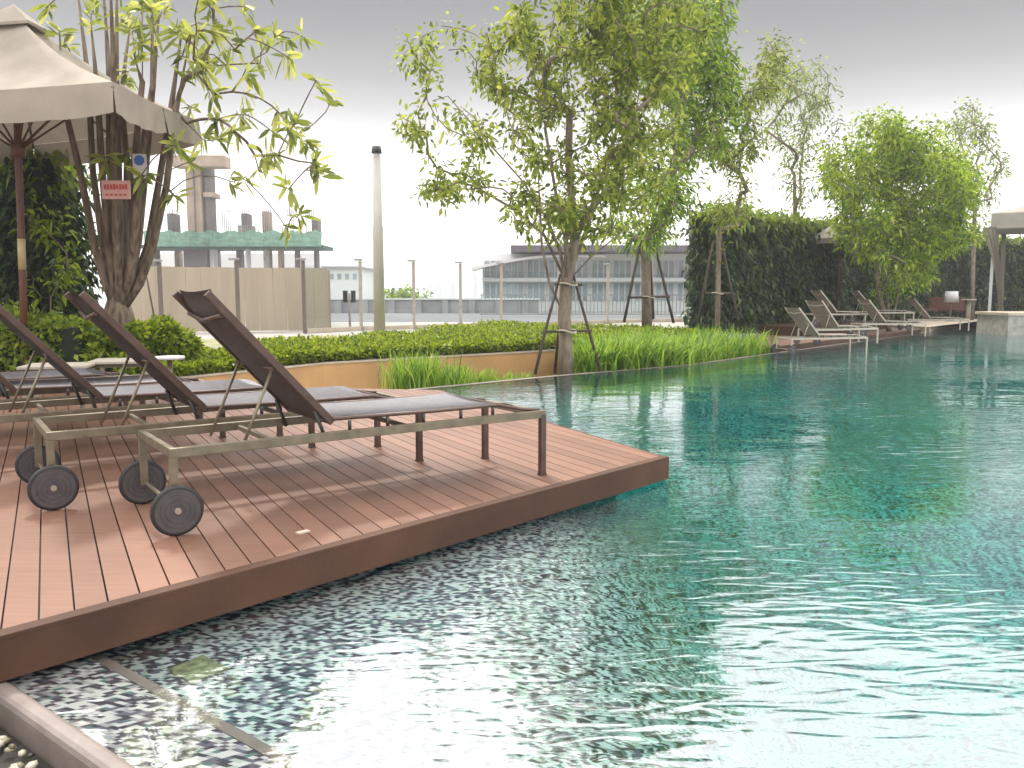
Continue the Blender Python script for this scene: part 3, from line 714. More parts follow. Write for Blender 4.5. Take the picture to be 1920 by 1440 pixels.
# ================================================================== UMBRELLA
def make_umbrella():
    ap = D(25, 22, 9.0); base_ = D(50, 735, 9.0); base_.z = 0
    t = thing('patio_umbrella', 'large beige canvas umbrella on a brown wooden pole over the loungers', 'umbrella', base_)
    L = lambda p: Vector(p) - base_
    B = G(211, 153, 2.85); Cc = G(372, 226, 3.08); Dd = G(65, 315, 2.66); Dd.z = 2.96; E = Vector((-7.3, 8.3, 2.9))
    cs = [B, Cc, Dd, E]; bm = NB(); n = 14
    for i in range(4):
        a, b = cs[i], cs[(i + 1) % 4]; g = []
        for r in range(11):
            u = r / 10; row = []
            for k in range(n + 1):
                v = k / n; e = a.lerp(b, v); p = ap.lerp(e, u)
                p = p + Vector((0, 0, -.10 * math.sin(u * math.pi) * (1.0 + .8 * math.sin(v * math.pi)) - .03 * u * math.sin(v * math.pi) + .0))
                row.append(bm.verts.new(L(p)))
            g.append(row)
        for r in range(10):
            for k in range(n): bm.faces.new((g[r][k], g[r][k + 1], g[r + 1][k + 1], g[r + 1][k]))
    bmesh.ops.remove_doubles(bm, verts=bm.verts, dist=.002)
    cano = obj('canopy', bm, M['canvas'], t, smooth=True)
    # valance: two panels a side, gathered, parted at corners and rib ends
    bm = NB(); cen = (B + Cc + Dd + E) / 4
    for i in range(4):
        a, b = cs[i], cs[(i + 1) % 4]
        for h in range(2):
            s, e = (0, .495) if h == 0 else (.505, 1.0); rowt, rowb = [], []
            for k in range(13):
                v = s + (e - s) * k / 12; p = a.lerp(b, v); p = p + Vector((0, 0, -.03 * math.sin(v * math.pi))); o_ = (p - cen); o_.z = 0; o_.normalize()
                edge = abs(k / 12 - .5) * 2
                rowt.append(bm.verts.new(L(p + o_ * .004))); rowb.append(bm.verts.new(L(p + o_ * (.03 + .025 * math.sin(k * 1.7 + i * 2 + h)) + (a - b).normalized() * (.05 * (k / 12 - .5)) + Vector((0, 0, -.30 + .035 * edge ** 4)))))
            midr = [bm.verts.new((x.co + y.co) / 2 + Vector((0, 0, 0))) for x, y in zip(rowt, rowb)]
            for k in range(12): bm.faces.new((rowt[k], rowt[k + 1], midr[k + 1], midr[k])); bm.faces.new((midr[k], midr[k + 1], rowb[k + 1], rowb[k]))
    obj('valance', bm, M['canvas'], cano, smooth=True)
    # vent cap
    bm = NB(); top = bm.verts.new(L(ap + Vector((0, 0, .08)))); m_ = []
    for i in range(4):
        for h in (0, .5):
            e = cs[i].lerp(cs[(i + 1) % 4], h); p = ap.lerp(e, .17); m_.append(bm.verts.new(L(p + Vector((0, 0, .02)))))
    for k in range(8): bm.faces.new((top, m_[k], m_[(k + 1) % 8]))
    lo_ = [bm.verts.new(v.co + Vector((0, 0, -.03))) for v in m_]
    for k in range(8): bm.faces.new((m_[k], lo_[k], lo_[(k + 1) % 8], m_[(k + 1) % 8]))
    obj('vent_cap', bm, M['canvas'], cano)
    axis0 = Vector((0, 0, 0)); axis1 = L(ap) - Vector((0, 0, .02))
    pt = lambda z: axis0.lerp(axis1, z / axis1.z)
    bm = NB(); tube(bm, [pt(0.0), pt(1.2), pt(2.4), pt(axis1.z)], .036, 14); obj('pole', bm, M['wood'], t)
    bm = NB(); tube(bm, [pt(1.27), pt(1.60)], .039, 14); obj('pole_sleeve', bm, M['pale_sleeve'], t)
    bm = NB(); tube(bm, [pt(2.45), pt(2.62)], .07, 12); obj('hub', bm, M['wood'], t)
    for i in range(4):
        for h in (0, .5):
            e = L(cs[i].lerp(cs[(i + 1) % 4], h)); bm = NB(); s = axis1 - Vector((0, 0, .12)); mid = s.lerp(e, .5) + Vector((0, 0, -.13 if h == 0 else -.17))
            tube(bm, [s, mid, e + Vector((0, 0, -.05))], .014, 6); obj('rib', bm, M['wood'], t)
            bm = NB(); tube(bm, [pt(2.53), mid + Vector((0, 0, -.01))], .012, 6); obj('strut', bm, M['wood'], t)
    bm = NB(); cyl(bm, (0, 0, .05), .26, .10, 'Z', 28, .22); tube(bm, [(0, 0, .1), pt(.42)], .05, 12); obj('base', bm, M['metal_dark'], t)
make_umbrella()

# ================================================================== SIDE TABLES
def side_table(x, y, Y, lab, w_=.50, d_=.42, rz=.25):
    p = D(x, y, Y); t = thing('side_table', lab, 'side table', (p.x, p.y, 0), rz, 'low side tables behind the loungers'); zt = p.z
    bm = NB(); box(bm, (0, 0, zt - .012), (w_, d_, .024), bev=.005); obj('table_top', bm, M['white_metal'], t)
    bm = NB(); box(bm, (0, 0, zt - .04), (w_ - .06, d_ - .06, .03)); obj('table_frame', bm, M['metal'], t)
    for a in (-1, 1):
        for b in (-1, 1):
            bm = NB(); box(bm, (a * (w_ / 2 - .04), b * (d_ / 2 - .04), (zt - .055) / 2), (.032, .032, zt - .055), bev=.003); obj('leg', bm, M['white_metal'], t)
    return t, zt
side_table(110, 683, 6.7, 'low side table with pale top beside the umbrella pole')
tb, zt = side_table(232, 674, 7.1, 'low side table with pale top in front of the thick tree trunk')
q = D(318, 668, 7.0)
tq = thing('side_table', 'small low table with a rounded white top at the right of the tree trunk', 'side table', (q.x, q.y, 0), .1)
bm = NB(); cyl(bm, (0, 0, q.z - .012), .12, .024, 'Z', 24); obj('table_top', bm, M['white'], tq)
bm = NB(); cyl(bm, (0, 0, q.z / 2 - .01), .02, q.z - .03, 'Z', 12); cyl(bm, (0, 0, .01), .1, .02, 'Z', 20); obj('pedestal', bm, M['metal'], tq)

# ================================================================== LEFT PLANTING
leaf_box('hedge', [(-10, 9.55), (-6.8, 9.5), (-4.95, 9.55)], 1.1, 0, .72, 11000, .10, [L_HEDGE], .3, .10, .06, label='bushy bright green hedge along the back of the deck left of the thick trunk', cat='hedge')
sx = D(295, 640, 9.7)
sh = thing('shrub', 'rounded light green shrub immediately right of the thick multi stemmed tree', 'shrub', (sx.x, sx.y, 0))
n = 4200; d = unit(rng.normal(size=(n, 3))); d[:, 2] = np.abs(d[:, 2]) * 1.0 - .25
P = d * np.array([.42, .42, .42]) * (1 + .12 * np.sin(d[:, :1] * 7 + d[:, 1:2] * 5)) * rng.uniform(.75, 1.06, (n, 1)) + np.array([0, 0, .36]); dr = unit(d + rng.normal(0, .6, (n, 3)))
V, Q = leaf_mesh(P, dr, .10 * rng.uniform(.6, 1.2, n), .05 * rng.uniform(.7, 1.2, n), .1); npobj('foliage', V, Q, L_HEDGE, sh)
bm = NB()
for k in range(7): a = k * .9; tube(bm, [(0.05 * math.cos(a), .05 * math.sin(a), 0), (.16 * math.cos(a), .16 * math.sin(a), .3), (.3 * math.cos(a), .3 * math.sin(a), .5)], [.014, .011, .005], 5)
obj('stem', bm, M['bark_dark'], sh)
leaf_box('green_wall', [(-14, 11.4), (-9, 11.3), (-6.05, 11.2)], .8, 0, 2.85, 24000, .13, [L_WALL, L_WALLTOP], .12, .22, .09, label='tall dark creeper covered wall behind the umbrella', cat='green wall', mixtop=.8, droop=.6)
# looser bright shoots on that wall
tg = [tuple(D(random.uniform(60, 130), random.uniform(380, 560), 10.65 + random.uniform(-.15, .1))) for _ in range(16)]
tree('climbing_plant', 'light green climber trailing down the dark creeper wall', [[D(95, 640, 10.6), D(95, 560, 10.6)]], tg, L_HEDGE, M['bark'], .13, .05, 18, .2, rt=.004, cat='climber', droop=.3, lift=0)

# multi stemmed tree on the left
b = D(222, 700, 9.7); b.z = 0; base_t = b
stems = []
forks = D(222, 590, 9.7)
heads = [(152, 330, -.3), (174, 320, .2), (190, 300, -.3), (205, 300, .35), (222, 290, -.1), (238, 310, .25), (252, 300, -.3), (274, 310, .1), (300, 330, .25), (312, 350, -.2), (214, 300, -.45), (264, 300, -.4)]
T0 = [tuple(b), tuple(b.lerp(forks, .5) + Vector((.02, 0, 0))), tuple(forks)]
for x, y, dy in heads:
    e = D(x, y, 9.7 + dy); m1 = Vector(forks).lerp(e, .5) + Vector(((e.x - forks.x) * .18, dy * .2, 0))
    top = D(x + (x - 226) * .55, y - 240 - random.uniform(0, 120), 9.7 + dy * 1.8)
    stems.append([forks, Vector(forks).lerp(m1, .5) + Vector(((e.x - forks.x) * .08, 0, 0)), m1, e, e.lerp(top, .5) + Vector((random.gauss(0, .05), 0, 0)), top])
pix = [(575, 75), (540, 70), (620, 185), (592, 150), (605, 330), (545, 235), (570, 275), (512, 255), (500, 300), (545, 360), (535, 425), (468, 345), (490, 120), (440, 95), (418, 110), (380, 130), (345, 105), (350, 150), (462, 180), (400, 70), (432, 55), (250, 60), (285, 45), (252, 100), (268, 30), (420, 255), (380, 265), (332, 365), (355, 300), (455, 215), (482, 55), (410, 225), (560, 405), (522, 70), (300, 20), (240, 20), (120, 80), (90, 20), (330, 60), (370, 40), (455, 15), (270, 330), (235, 290), (200, 290), (590, 310), (525, 290), (440, 245), (180, 20), (390, 10), (365, 200), (500, 95), (395, 110), (470, 145), (520, 215), (560, 225), (490, 325), (555, 255), (245, 130), (262, 80), (230, 150)]
tg = [tuple(D(x + random.uniform(-6, 6), y + random.uniform(-6, 6), 9.5 + random.uniform(-1.1, 1.2))) for x, y in pix]
for _ in range(26): tg.append(tuple(D(random.uniform(60, 520), random.uniform(-260, 0), 9.6 + random.uniform(-1.6, 1.6))))
for _ in range(10): tg.append(tuple(D(random.uniform(330, 560), random.uniform(40, 380), 9.6 + random.uniform(-1.3, 1.3))))
# custom growth so the stems share the fork
def left_tree():
    t = thing('multi_stem_tree', 'old tree with a sheaf of slender stems and star shaped leaf clusters behind the loungers', 'tree', b)
    o = np.array(b)
    bm = NB()
    tube(bm, [(0, 0, 0), tuple(Vector(T0[1]) - b), tuple(forks - b), tuple(forks - b + Vector((0, 0, .22)))], [.21, .165, .17, .10], 12)
    Nn = [np.array(forks - b)]; Pn = [-1]
    tops = []
    for st in stems:
        cur = 0
        for p in st[1:]: Nn.append(np.array(Vector(p) - b)); Pn.append(cur); cur = len(Nn) - 1
        tops.append(cur)
    tips = []
    c0 = np.array(D(230, 200, 9.7) - b)
    first = len(Nn)
    for tt in sorted(tg, key=lambda q: np.linalg.norm(np.array(q) - o - c0)):
        tt = np.array(tt) - o; A = np.array(Nn[1:]); d = np.linalg.norm(tt - A, axis=1); pen = d + np.maximum(0, A[:, 2] - tt[2] - .1) * .8 + np.where(A[:, 2] < forks.z + .9, 1.2, 0)
        j = int(np.argmin(pen)) + 1; p0_ = Nn[j]; dd = np.linalg.norm(tt - p0_); k = max(1, int(math.ceil(dd / .22))); cur = j
        ctrl = p0_ * .5 + tt * .5 + np.array([0, 0, .10 * dd]) + rng.normal(0, .1 * dd, 3)
        for i in range(1, k + 1):
            u = i / k; q = (1 - u) ** 2 * p0_ + 2 * u * (1 - u) * ctrl + u * u * tt; Nn.append(q); Pn.append(cur); cur = len(Nn) - 1
        tips.append(cur)
    ch = [[] for _ in Nn]
    for i, p in enumerate(Pn):
        if p >= 0: ch[p].append(i)
    cnt = np.zeros(len(Nn))
    for i in range(len(Nn) - 1, -1, -1): cnt[i] = max(1, sum(cnt[c] for c in ch[i]))
    rad = np.minimum(.007 * cnt ** .5, .036)
    starts = [(c, 0) for c in ch[0]]
    while starts:
        i, par = starts.pop(); chain = [par, i]; cur = i
        while ch[cur]:
            ks = sorted(ch[cur], key=lambda c: -cnt[c]); starts += [(k, cur) for k in ks[1:]]; cur = ks[0]; chain.append(cur)
        rs = [float(rad[c]) for c in chain]; rs[0] = rs[1]
        if par == 0: rs[:5] = [max(a_, b_) for a_, b_ in zip(rs[:5], (.058, .050, .044, .038, .032))]
        tube(bm, [Vector(Nn[c]) for c in chain], rs, 8 if rs[0] > .03 else 5)
    obj('trunk', bm, M['bark_mid'], t)
    Ps, Ds = [], []
    for ti in tips + tops:
        ax = Nn[ti] - Nn[Pn[ti]]; ax = ax / np.linalg.norm(ax); n = random.randint(9, 15)
        d = rng.normal(size=(n, 3)); d -= (d @ ax)[:, None] * ax; d = unit(unit(d) + ax * rng.uniform(-.1, 1.1, (n, 1)))
        Ps.append(Nn[ti] + rng.normal(0, .02, (n, 3)) - ax * rng.uniform(0, .07, (n, 1))); Ds.append(d)
    Ps = np.concatenate(Ps); Ds = np.concatenate(Ds); n = len(Ps)
    V, Q = leaf_mesh6(Ps, Ds, (.215) * rng.uniform(.6, 1.2, n), .046 * rng.uniform(.7, 1.3, n), .22, .2); npobj('crown', V, Q, L_LEFT, t)
left_tree()

# small boards hung in the tree
def board(name, lab, x, y, Y, w_, h_, face, marks, mm):
    p = D(x, y, Y); t = thing(name, lab, 'sign', p, 0)
    bm = NB(); box(bm, (0, 0, 0), (w_, .02, h_), bev=.003); obj('panel', bm, face, t)
    bm = NB()
    for (a, c, ww, hh) in marks: box(bm, (a, -.0125, c), (ww, .005, hh))
    obj('marking', bm, mm, t)
    return t
board('sign_board', 'small pink board with red lettering hung on the tree stems', 218, 356, 9.2, .31, .20, M['pinkboard'],
      [(-.115 + .033 * i, .03, .020 if i % 3 else .026, .058 if i % 2 else .05) for i in range(8)] + [(-.10 + .05 * i, -.055, .034, .018) for i in range(5)], M['red'])
p = D(262, 308, 9.15); t = thing('sign_board', 'small white hanging board with a round blue mark among the tree stems', 'sign', p)
bm = NB(); box(bm, (0, 0, -.02), (.15, .015, .26), bev=.006); obj('panel', bm, M['white'], t)
bm = NB(); cyl(bm, (0, -.010, .04), .055, .006, 'Y', 24); obj('marking', bm, M['blue'], t)

# ================================================================== HEDGE AND WATERSIDE PLANTS
hc = []
for a, dep in zip(W, (2.2, 2.6, 3.6, 4.4, 4.6)): hc.append(a)
# low clipped ground cover filling the raised bed: rows of bushes side by side
def ground_cover():
    n = 52000; wl2 = [W0 + Vector((0, .12, 0))] + [a + Vector((0, .12, 0)) for a in W]; dep = [1.0, 1.3, 2.2, 4.3, 6.4, 7.0]
    s = rng.uniform(0, len(wl2) - 1.001, n); i = s.astype(int); f_ = (s - i)[:, None]
    A = np.array([tuple(v) for v in wl2]); base_ = A[i] * (1 - f_) + A[i + 1] * f_; dp = (np.array(dep)[i] * (1 - f_[:, 0]) + np.array(dep)[i + 1] * f_[:, 0])
    face = rng.uniform(size=n) < .35; v = np.where(face, rng.normal(0, .03, n), rng.uniform(0, 1, n) ** 1.25 * dp)
    nd = np.array([-.62, .78])
    xy = base_[:, :2] + nd * v[:, None]
    X, Y = xy[:, 0], xy[:, 1]
    top = .22 + .03 * np.sin(X * 3.1 + Y) + .025 * np.sin(X * 7.3 - Y * 4) + .02 * np.sin(X * 13 + Y * 9)
    z = np.where(face, .155 + (top - .135) * rng.uniform(0, 1, n), top + rng.normal(0, .022, n)); xy = xy - nd * (face * (.05 * np.sin((z - .1) / .2 * 3.1)))[:, None]
    P = np.column_stack([xy, z]); dr = unit(np.where(face[:, None], np.array([.5, -.7, .3]), np.array([0, 0, 1.0])) + rng.normal(0, .65, (n, 3)))
    V, Q = leaf_mesh(P, dr, .075 * rng.uniform(.6, 1.3, n), .042 * rng.uniform(.7, 1.3, n), .15)
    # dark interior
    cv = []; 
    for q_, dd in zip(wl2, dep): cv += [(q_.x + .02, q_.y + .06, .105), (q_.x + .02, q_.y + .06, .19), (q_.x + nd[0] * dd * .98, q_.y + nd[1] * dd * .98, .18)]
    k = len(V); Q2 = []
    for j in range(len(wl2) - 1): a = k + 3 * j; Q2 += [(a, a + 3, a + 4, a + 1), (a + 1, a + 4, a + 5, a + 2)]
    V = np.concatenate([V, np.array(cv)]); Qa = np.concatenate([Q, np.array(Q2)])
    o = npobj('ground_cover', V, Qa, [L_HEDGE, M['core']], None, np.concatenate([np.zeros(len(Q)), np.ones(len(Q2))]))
    tag(o, 'low clipped bright green planting on top of the ochre wall', 'hedge', kind='stuff')
ground_cover()

def clump(x, y, z, lab, r, h, n, nm='grass_clump', m=None, wd=.022, lean=.5):
    p = G(x, y, z); t = thing(nm, lab, 'plant', p, 0)
    pts = [(random.gauss(0, r), random.gauss(0, r * .8), 0) for _ in range(n)]
    blades('foliage', pts, 7, h, m or L_GRASS, wd, lean, t, .05); return t
def clumpY(x, Y, *a, **k):
    p = D(x, 700, Y); y = 553; 
    return p
for i, (x, Y, r, h, n, lb) in enumerate([(778, 10.75, .20, .72, 60, 'leafy green grass clump with tall spikes against the ochre wall'),
        (842, 11.0, .16, .55, 34, 'shorter grass clump right beside the tall spiky one'),
        (905, 11.4, .14, .40, 24, 'small grass tuft midway between the big clump and the staked tree'),
        (975, 11.8, .12, .30, 16, 'tiny yellowish tuft just left of the staked tree'),
        (1085, 12.3, .10, .22, 10, 'tiny yellowish tuft at the foot of the staked tree')]):
    p = D(x, 700, Y); t = thing('grass_clump', lb, 'plant', (p.x, p.y, -.34), 0, 'grass clumps along the pool edge')
    blades('foliage', [(random.gauss(0, r), random.gauss(0, r * .6), 0) for _ in range(n)], 9, h, L_GRASS, .02, .45, t, .05)
# arching dense strap-leaf planting
pts = []
for _ in range(520):
    u = random.random(); a = p1.lerp(p2, .35).lerp(p2, min(1, u * 1.7)) if u < .59 else p2.lerp(p3, (u - .59) / .41 * 1.0)
    dd = random.random(); wdth = .35 + 1.9 * u; pts.append((a.x - .55 * dd * wdth - .12, a.y + .85 * dd * wdth + .28, -.34))
pts = [p for p in pts if not (p[1] - p1.y < 1.3 and random.random() < .6)]
o = blades('strap_leaf_planting', pts, 14, .84, L_GRASS, .036, .75, None, .13)
tag(o, 'dense arching strap leaf plants along the curved pool edge', 'planting', kind='stuff')

# ================================================================== TREES BY THE POOL
def supports(lab, feet, top, bars, r=.022):
    c = Vector(top); t = thing('tree_support', lab, 'tree support', (c.x, c.y, min(f_[2] for f_ in feet))); o = t.location
    for f_ in feet:
        f_ = Vector(f_); d_ = (c - f_); e = f_ + d_ * .93 + Vector(((f_ - c).x * .12, 0, 0)); bm = NB()
        tube(bm, [f_ - o, f_.lerp(e, .5) + Vector((random.gauss(0, .012), 0, 0)) - o, e - o], [r * 1.1, r, r * .85], 7); obj('pole', bm, M['stake'], t)
    for (a, b_) in bars:
        bm = NB(); tube(bm, [Vector(a) - o, Vector(b_) - o], r * .9, 7); obj('crossbar', bm, M['stake'], t)
        bm = NB(); m_ = (Vector(a) + Vector(b_)) / 2 - o; tube(bm, [m_ + Vector((.13 * math.cos(q), .13 * math.sin(q), .02 * math.sin(2 * q))) for q in np.linspace(0, 6.28, 13)], .014, 5, cap=False); obj('lashing', bm, M['twine'], t)
    return t
Y1 = 12.35
tb_ = D(1063, 705, Y1); tb_.z = -.34
st = [tb_, D(1060, 640, Y1), D(1058, 590, Y1), D(1062, 530, Y1), D(1078, 450, Y1)]
targets = blob_targets([(820, 130, 75, 90, 13), (790, 220, 55, 50, 6), (835, 350, 65, 55, 13), (900, 200, 60, 70, 8), (960, 110, 90, 90, 26), (1100, 50, 150, 90, 84), (1220, 60, 120, 95, 84),
                        (960, 290, 80, 60, 13), (1090, 240, 110, 100, 44), (1210, 200, 90, 100, 46), (1005, 395, 70, 50, 18), (1120, 400, 90, 45, 20), (1180, 330, 70, 50, 16), (1120, -120, 200, 110, 60)], Y1, 1.3)
# limbs: build as one tree whose first branches leave the trunk low
def main_tree():
    t = thing('pool_tree', 'large open crowned tree with a pale trunk standing at the pool edge between wooden stakes', 'tree', tb_)
    o = np.array(tb_); Nn = []; Pn = []
    def add(p, par): Nn.append(np.array(Vector(p) - tb_)); Pn.append(par); return len(Nn) - 1
    cur = -1; tr = []
    for p in st: cur = add(p, cur); tr.append(cur)
    for par, poly in ((tr[2], [(1030, 530, -.1), (1016, 460, -.15), (1012, 380, -.2), (1008, 300, -.3), (985, 220, -.4)]),
                      (tr[3], [(1085, 470, .15), (1110, 400, .3), (1135, 310, .4), (1165, 220, .5)]),
                      (tr[3], [(1050, 470, .2), (1025, 410, .35), (980, 340, .5), (900, 250, .6), (840, 180, .6)]),
                      (tr[4], [(1072, 380, 0), (1066, 300, 0), (1068, 210, 0), (1060, 110, .1)]),
                      (tr[4], [(1100, 400, -.3), (1145, 350, -.5), (1185, 260, -.6), (1200, 160, -.6)]),
                      (tr[3], [(1062, 460, -.35), (1040, 350, -.5), (1022, 240, -.6), (1000, 130, -.7)]),
                      (tr[3], [(1110, 480, .1), (1160, 440, .2), (1190, 400, .3)]),
                      (tr[3], [(1020, 440, .4), (960, 390, .6), (890, 350, .7)])):
        c = par
        for x, y, dy in poly: c = add(D(x, y, Y1 + dy), c)
    tips = []
    c0 = np.array(D(1063, 420, Y1) - tb_)
    for tt in sorted(targets, key=lambda q: np.linalg.norm(np.array(q) - o - c0)):
        tt = np.array(tt) - o; A = np.array(Nn[4:]); d = np.linalg.norm(tt - A, axis=1); pen = d + np.maximum(0, A[:, 2] - tt[2]) * .9
        j = int(np.argmin(pen)) + 4; q0 = Nn[j]; dd = np.linalg.norm(tt - q0); k = max(1, int(math.ceil(dd / .28))); c = j
        tang = q0 - Nn[Pn[j]]; tang = tang / np.linalg.norm(tang); ctrl = q0 + tang * dd * .35 + (tt - q0) * .2 + rng.normal(0, .06 * dd, 3)
        for i in range(1, k + 1):
            u = i / k; Nn.append((1 - u) ** 2 * q0 + 2 * u * (1 - u) * ctrl + u * u * tt); Pn.append(c); c = len(Nn) - 1
        tips.append(c)
    bm = branch_mesh(Nn, Pn, tips, .0075, .5, .135, 1.25)
    obj('trunk', bm, M['bark'], t)
    Ps, Ds = [], []
    for ti in tips:
        n = int(random.uniform(26, 56)); par = Nn[Pn[ti]]; gp = Nn[Pn[Pn[ti]]] if Pn[Pn[ti]] >= 0 else par
        u = rng.uniform(0, 1, (n, 1)); q0 = Nn[ti] + (gp - Nn[ti]) * u * .8; off = unit(rng.normal(size=(n, 3))) * rng.uniform(0, 1, (n, 1)) ** .7 * .20
        Ps.append(q0 + off); Ds.append(unit(off / .2 + rng.normal(0, .5, (n, 3)) + np.array([0, 0, -.2])))
    Ps = np.concatenate(Ps); Ds = np.concatenate(Ds); n = len(Ps)
    V, Q = leaf_mesh6(Ps, Ds, .11 * rng.uniform(.5, 1.35, n), .042 * rng.uniform(.6, 1.3, n), .18, .2); npobj('crown', V, Q, L_MAIN, t)
main_tree()
fz = -.34
supports('dark wooden stakes lashed round the large tree at the pool edge', [tuple(D(1003, 702, Y1 - .25)), tuple(D(1126, 696, Y1 - .1)), tuple(D(1040, 700, Y1 + .35))], tuple(D(1062, 500, Y1)),
         [(D(1018, 622, Y1 - .14), D(1110, 620, Y1 - .14)), (D(1040, 532, Y1 - .12), D(1092, 534, Y1 - .12))])

def simple_stems(x, y0, y1, Y, lean=0):
    a = D(x, y0, Y); b_ = D(x + lean, y1, Y); return [[a, a.lerp(b_, .35), a.lerp(b_, .7), b_]]
Y2 = 18.5
tree('staked_tree', 'tall staked tree rising from the clipped planting, second trunk along the pool', simple_stems(1213, 612, 400, Y2, -4),
     blob_targets([(1215, 330, 75, 90, 26), (1290, 110, 100, 110, 96), (1330, 190, 60, 90, 34), (1250, 40, 100, 70, 40), (1200, 420, 80, 30, 12), (1285, 300, 50, 80, 18), (1300, -80, 130, 80, 40), (1270, 410, 40, 40, 9)], Y2, 1.7),
     L_DENSE, M['bark'], .17, .06, 44, .36, rt=.011, rmax=.14, seglen=.5, lift=.1)
supports('wooden stakes with one crossbar round the second trunk along the pool', [tuple(D(1170, 604, Y2 - .3)), tuple(D(1263, 606, Y2 - .2)), tuple(D(1225, 598, Y2 + .4))], tuple(D(1213, 425, Y2)), [(D(1176, 558, Y2 - .22), D(1256, 556, Y2 - .22))], .03)
Y3 = 19.5
tree('staked_tree', 'slim staked tree directly in front of the left end of the green wall', simple_stems(1345, 612, 420, Y3, 4) ,
     blob_targets([(1350, 400, 60, 40, 10), (1390, 290, 55, 90, 22), (1420, 160, 55, 70, 26), (1350, 250, 40, 70, 14), (1450, 110, 40, 40, 12)], Y3, 1.1),
     L_MAIN, M['bark'], .15, .05, 34, .3, rt=.010, rmax=.16, seglen=.45, lift=.1)
supports('stakes with a pale lashing round the slim tree by the green wall', [tuple(D(1308, 602, Y3 - .3)), tuple(D(1385, 600, Y3 - .2)), tuple(D(1350, 595, Y3 + .3))], tuple(D(1345, 440, Y3)), [(D(1318, 550, Y3 - .2), D(1372, 550, Y3 - .2))], .03)
Y4 = 25
tree('sparse_tree', 'sparse olive leaved tree showing above the green wall', simple_stems(1490, 600, 330, Y4, 0) + [],
     blob_targets([(1500, 150, 60, 45, 24), (1470, 230, 50, 60, 16), (1535, 230, 40, 70, 18), (1500, 320, 55, 50, 12)], Y4, 1.4),
     L_THIN, M['bark'], .17, .055, 32, .38, rt=.014, rmax=.12, seglen=.6, lift=.1)
tree('sparse_tree', 'thin pale leaved tree at the far right beside the white cabana', simple_stems(1822, 600, 380, 33, 6),
     blob_targets([(1825, 225, 50, 35, 20), (1850, 300, 40, 50, 18), (1800, 300, 45, 60, 18), (1840, 370, 35, 30, 8)], 33, 1.5),
     L_THIN, M['bark'], .2, .07, 34, .45, rt=.018, rmax=.12, seglen=.8, lift=.1)
Y5 = 23.5
tree('lime_tree', 'dense round lime green tree with several stems on the far deck', [[D(1668, 622, Y5), D(1665, 570, Y5), D(1662, 500, Y5)], [D(1668, 622, Y5), D(1682, 560, Y5 + .3), D(1695, 470, Y5 + .3)], [D(1668, 622, Y5), D(1650, 560, Y5 - .2), D(1640, 480, Y5 - .2)]],
     blob_targets([(1650, 255, 60, 45, 34), (1730, 275, 65, 55, 44), (1585, 320, 50, 65, 40), (1700, 340, 100, 60, 70), (1795, 330, 45, 60, 36), (1800, 420, 45, 35, 22), (1670, 410, 110, 50, 60), (1610, 440, 55, 40, 22), (1740, 450, 60, 35, 24), (1690, 505, 55, 30, 16)], Y5, 1.9),
     L_LIME, M['bark'], .15, .065, 66, .36, rt=.008, rmax=.07, seglen=.5, lift=.1)

# green walls on the right
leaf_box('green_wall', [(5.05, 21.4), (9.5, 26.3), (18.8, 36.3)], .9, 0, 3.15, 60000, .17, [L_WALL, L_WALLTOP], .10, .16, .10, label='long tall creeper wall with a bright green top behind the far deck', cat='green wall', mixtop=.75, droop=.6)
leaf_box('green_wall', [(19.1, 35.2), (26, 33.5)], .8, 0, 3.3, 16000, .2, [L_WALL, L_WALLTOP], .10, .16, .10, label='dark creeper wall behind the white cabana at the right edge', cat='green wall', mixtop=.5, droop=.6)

# ================================================================== FAR TERRACE FURNITURE
far_t = [p4 + Vector((.0, .09, 0)), p5 + Vector((0, .09, 0)), Vector((24, 30.1, 0)), Vector((26, 40, 0)), Vector((12, 34, 0)), p4 + Vector((-2, 5, 0))]
slab('far_terrace', far_t, .0, -2.4, M['cap'])
# grey parasol over far deck
q = D(1575, 440, 25.5)
u = thing('parasol', 'grey low peaked parasol in front of the long green wall', 'umbrella', (q.x, q.y, 0))
bm = NB(); ap_ = bm.verts.new((0, 0, q.z + .38)); rr = []
for k in range(8): a = k * math.pi / 4 + .39; rr.append(bm.verts.new((1.15 * math.cos(a), 1.15 * math.sin(a), q.z - .15)))
r2 = [bm.verts.new(v.co - Vector((0, 0, .16))) for v in rr]
for k in range(8): bm.faces.new((ap_, rr[k], rr[(k + 1) % 8])); bm.faces.new((rr[k], r2[k], r2[(k + 1) % 8], rr[(k + 1) % 8]))
obj('canopy', bm, M['canvas'], u); bm = NB(); cyl(bm, (0, 0, (q.z + .3) / 2), .03, q.z + .3, 'Z', 8); obj('pole', bm, M['wood'], u)
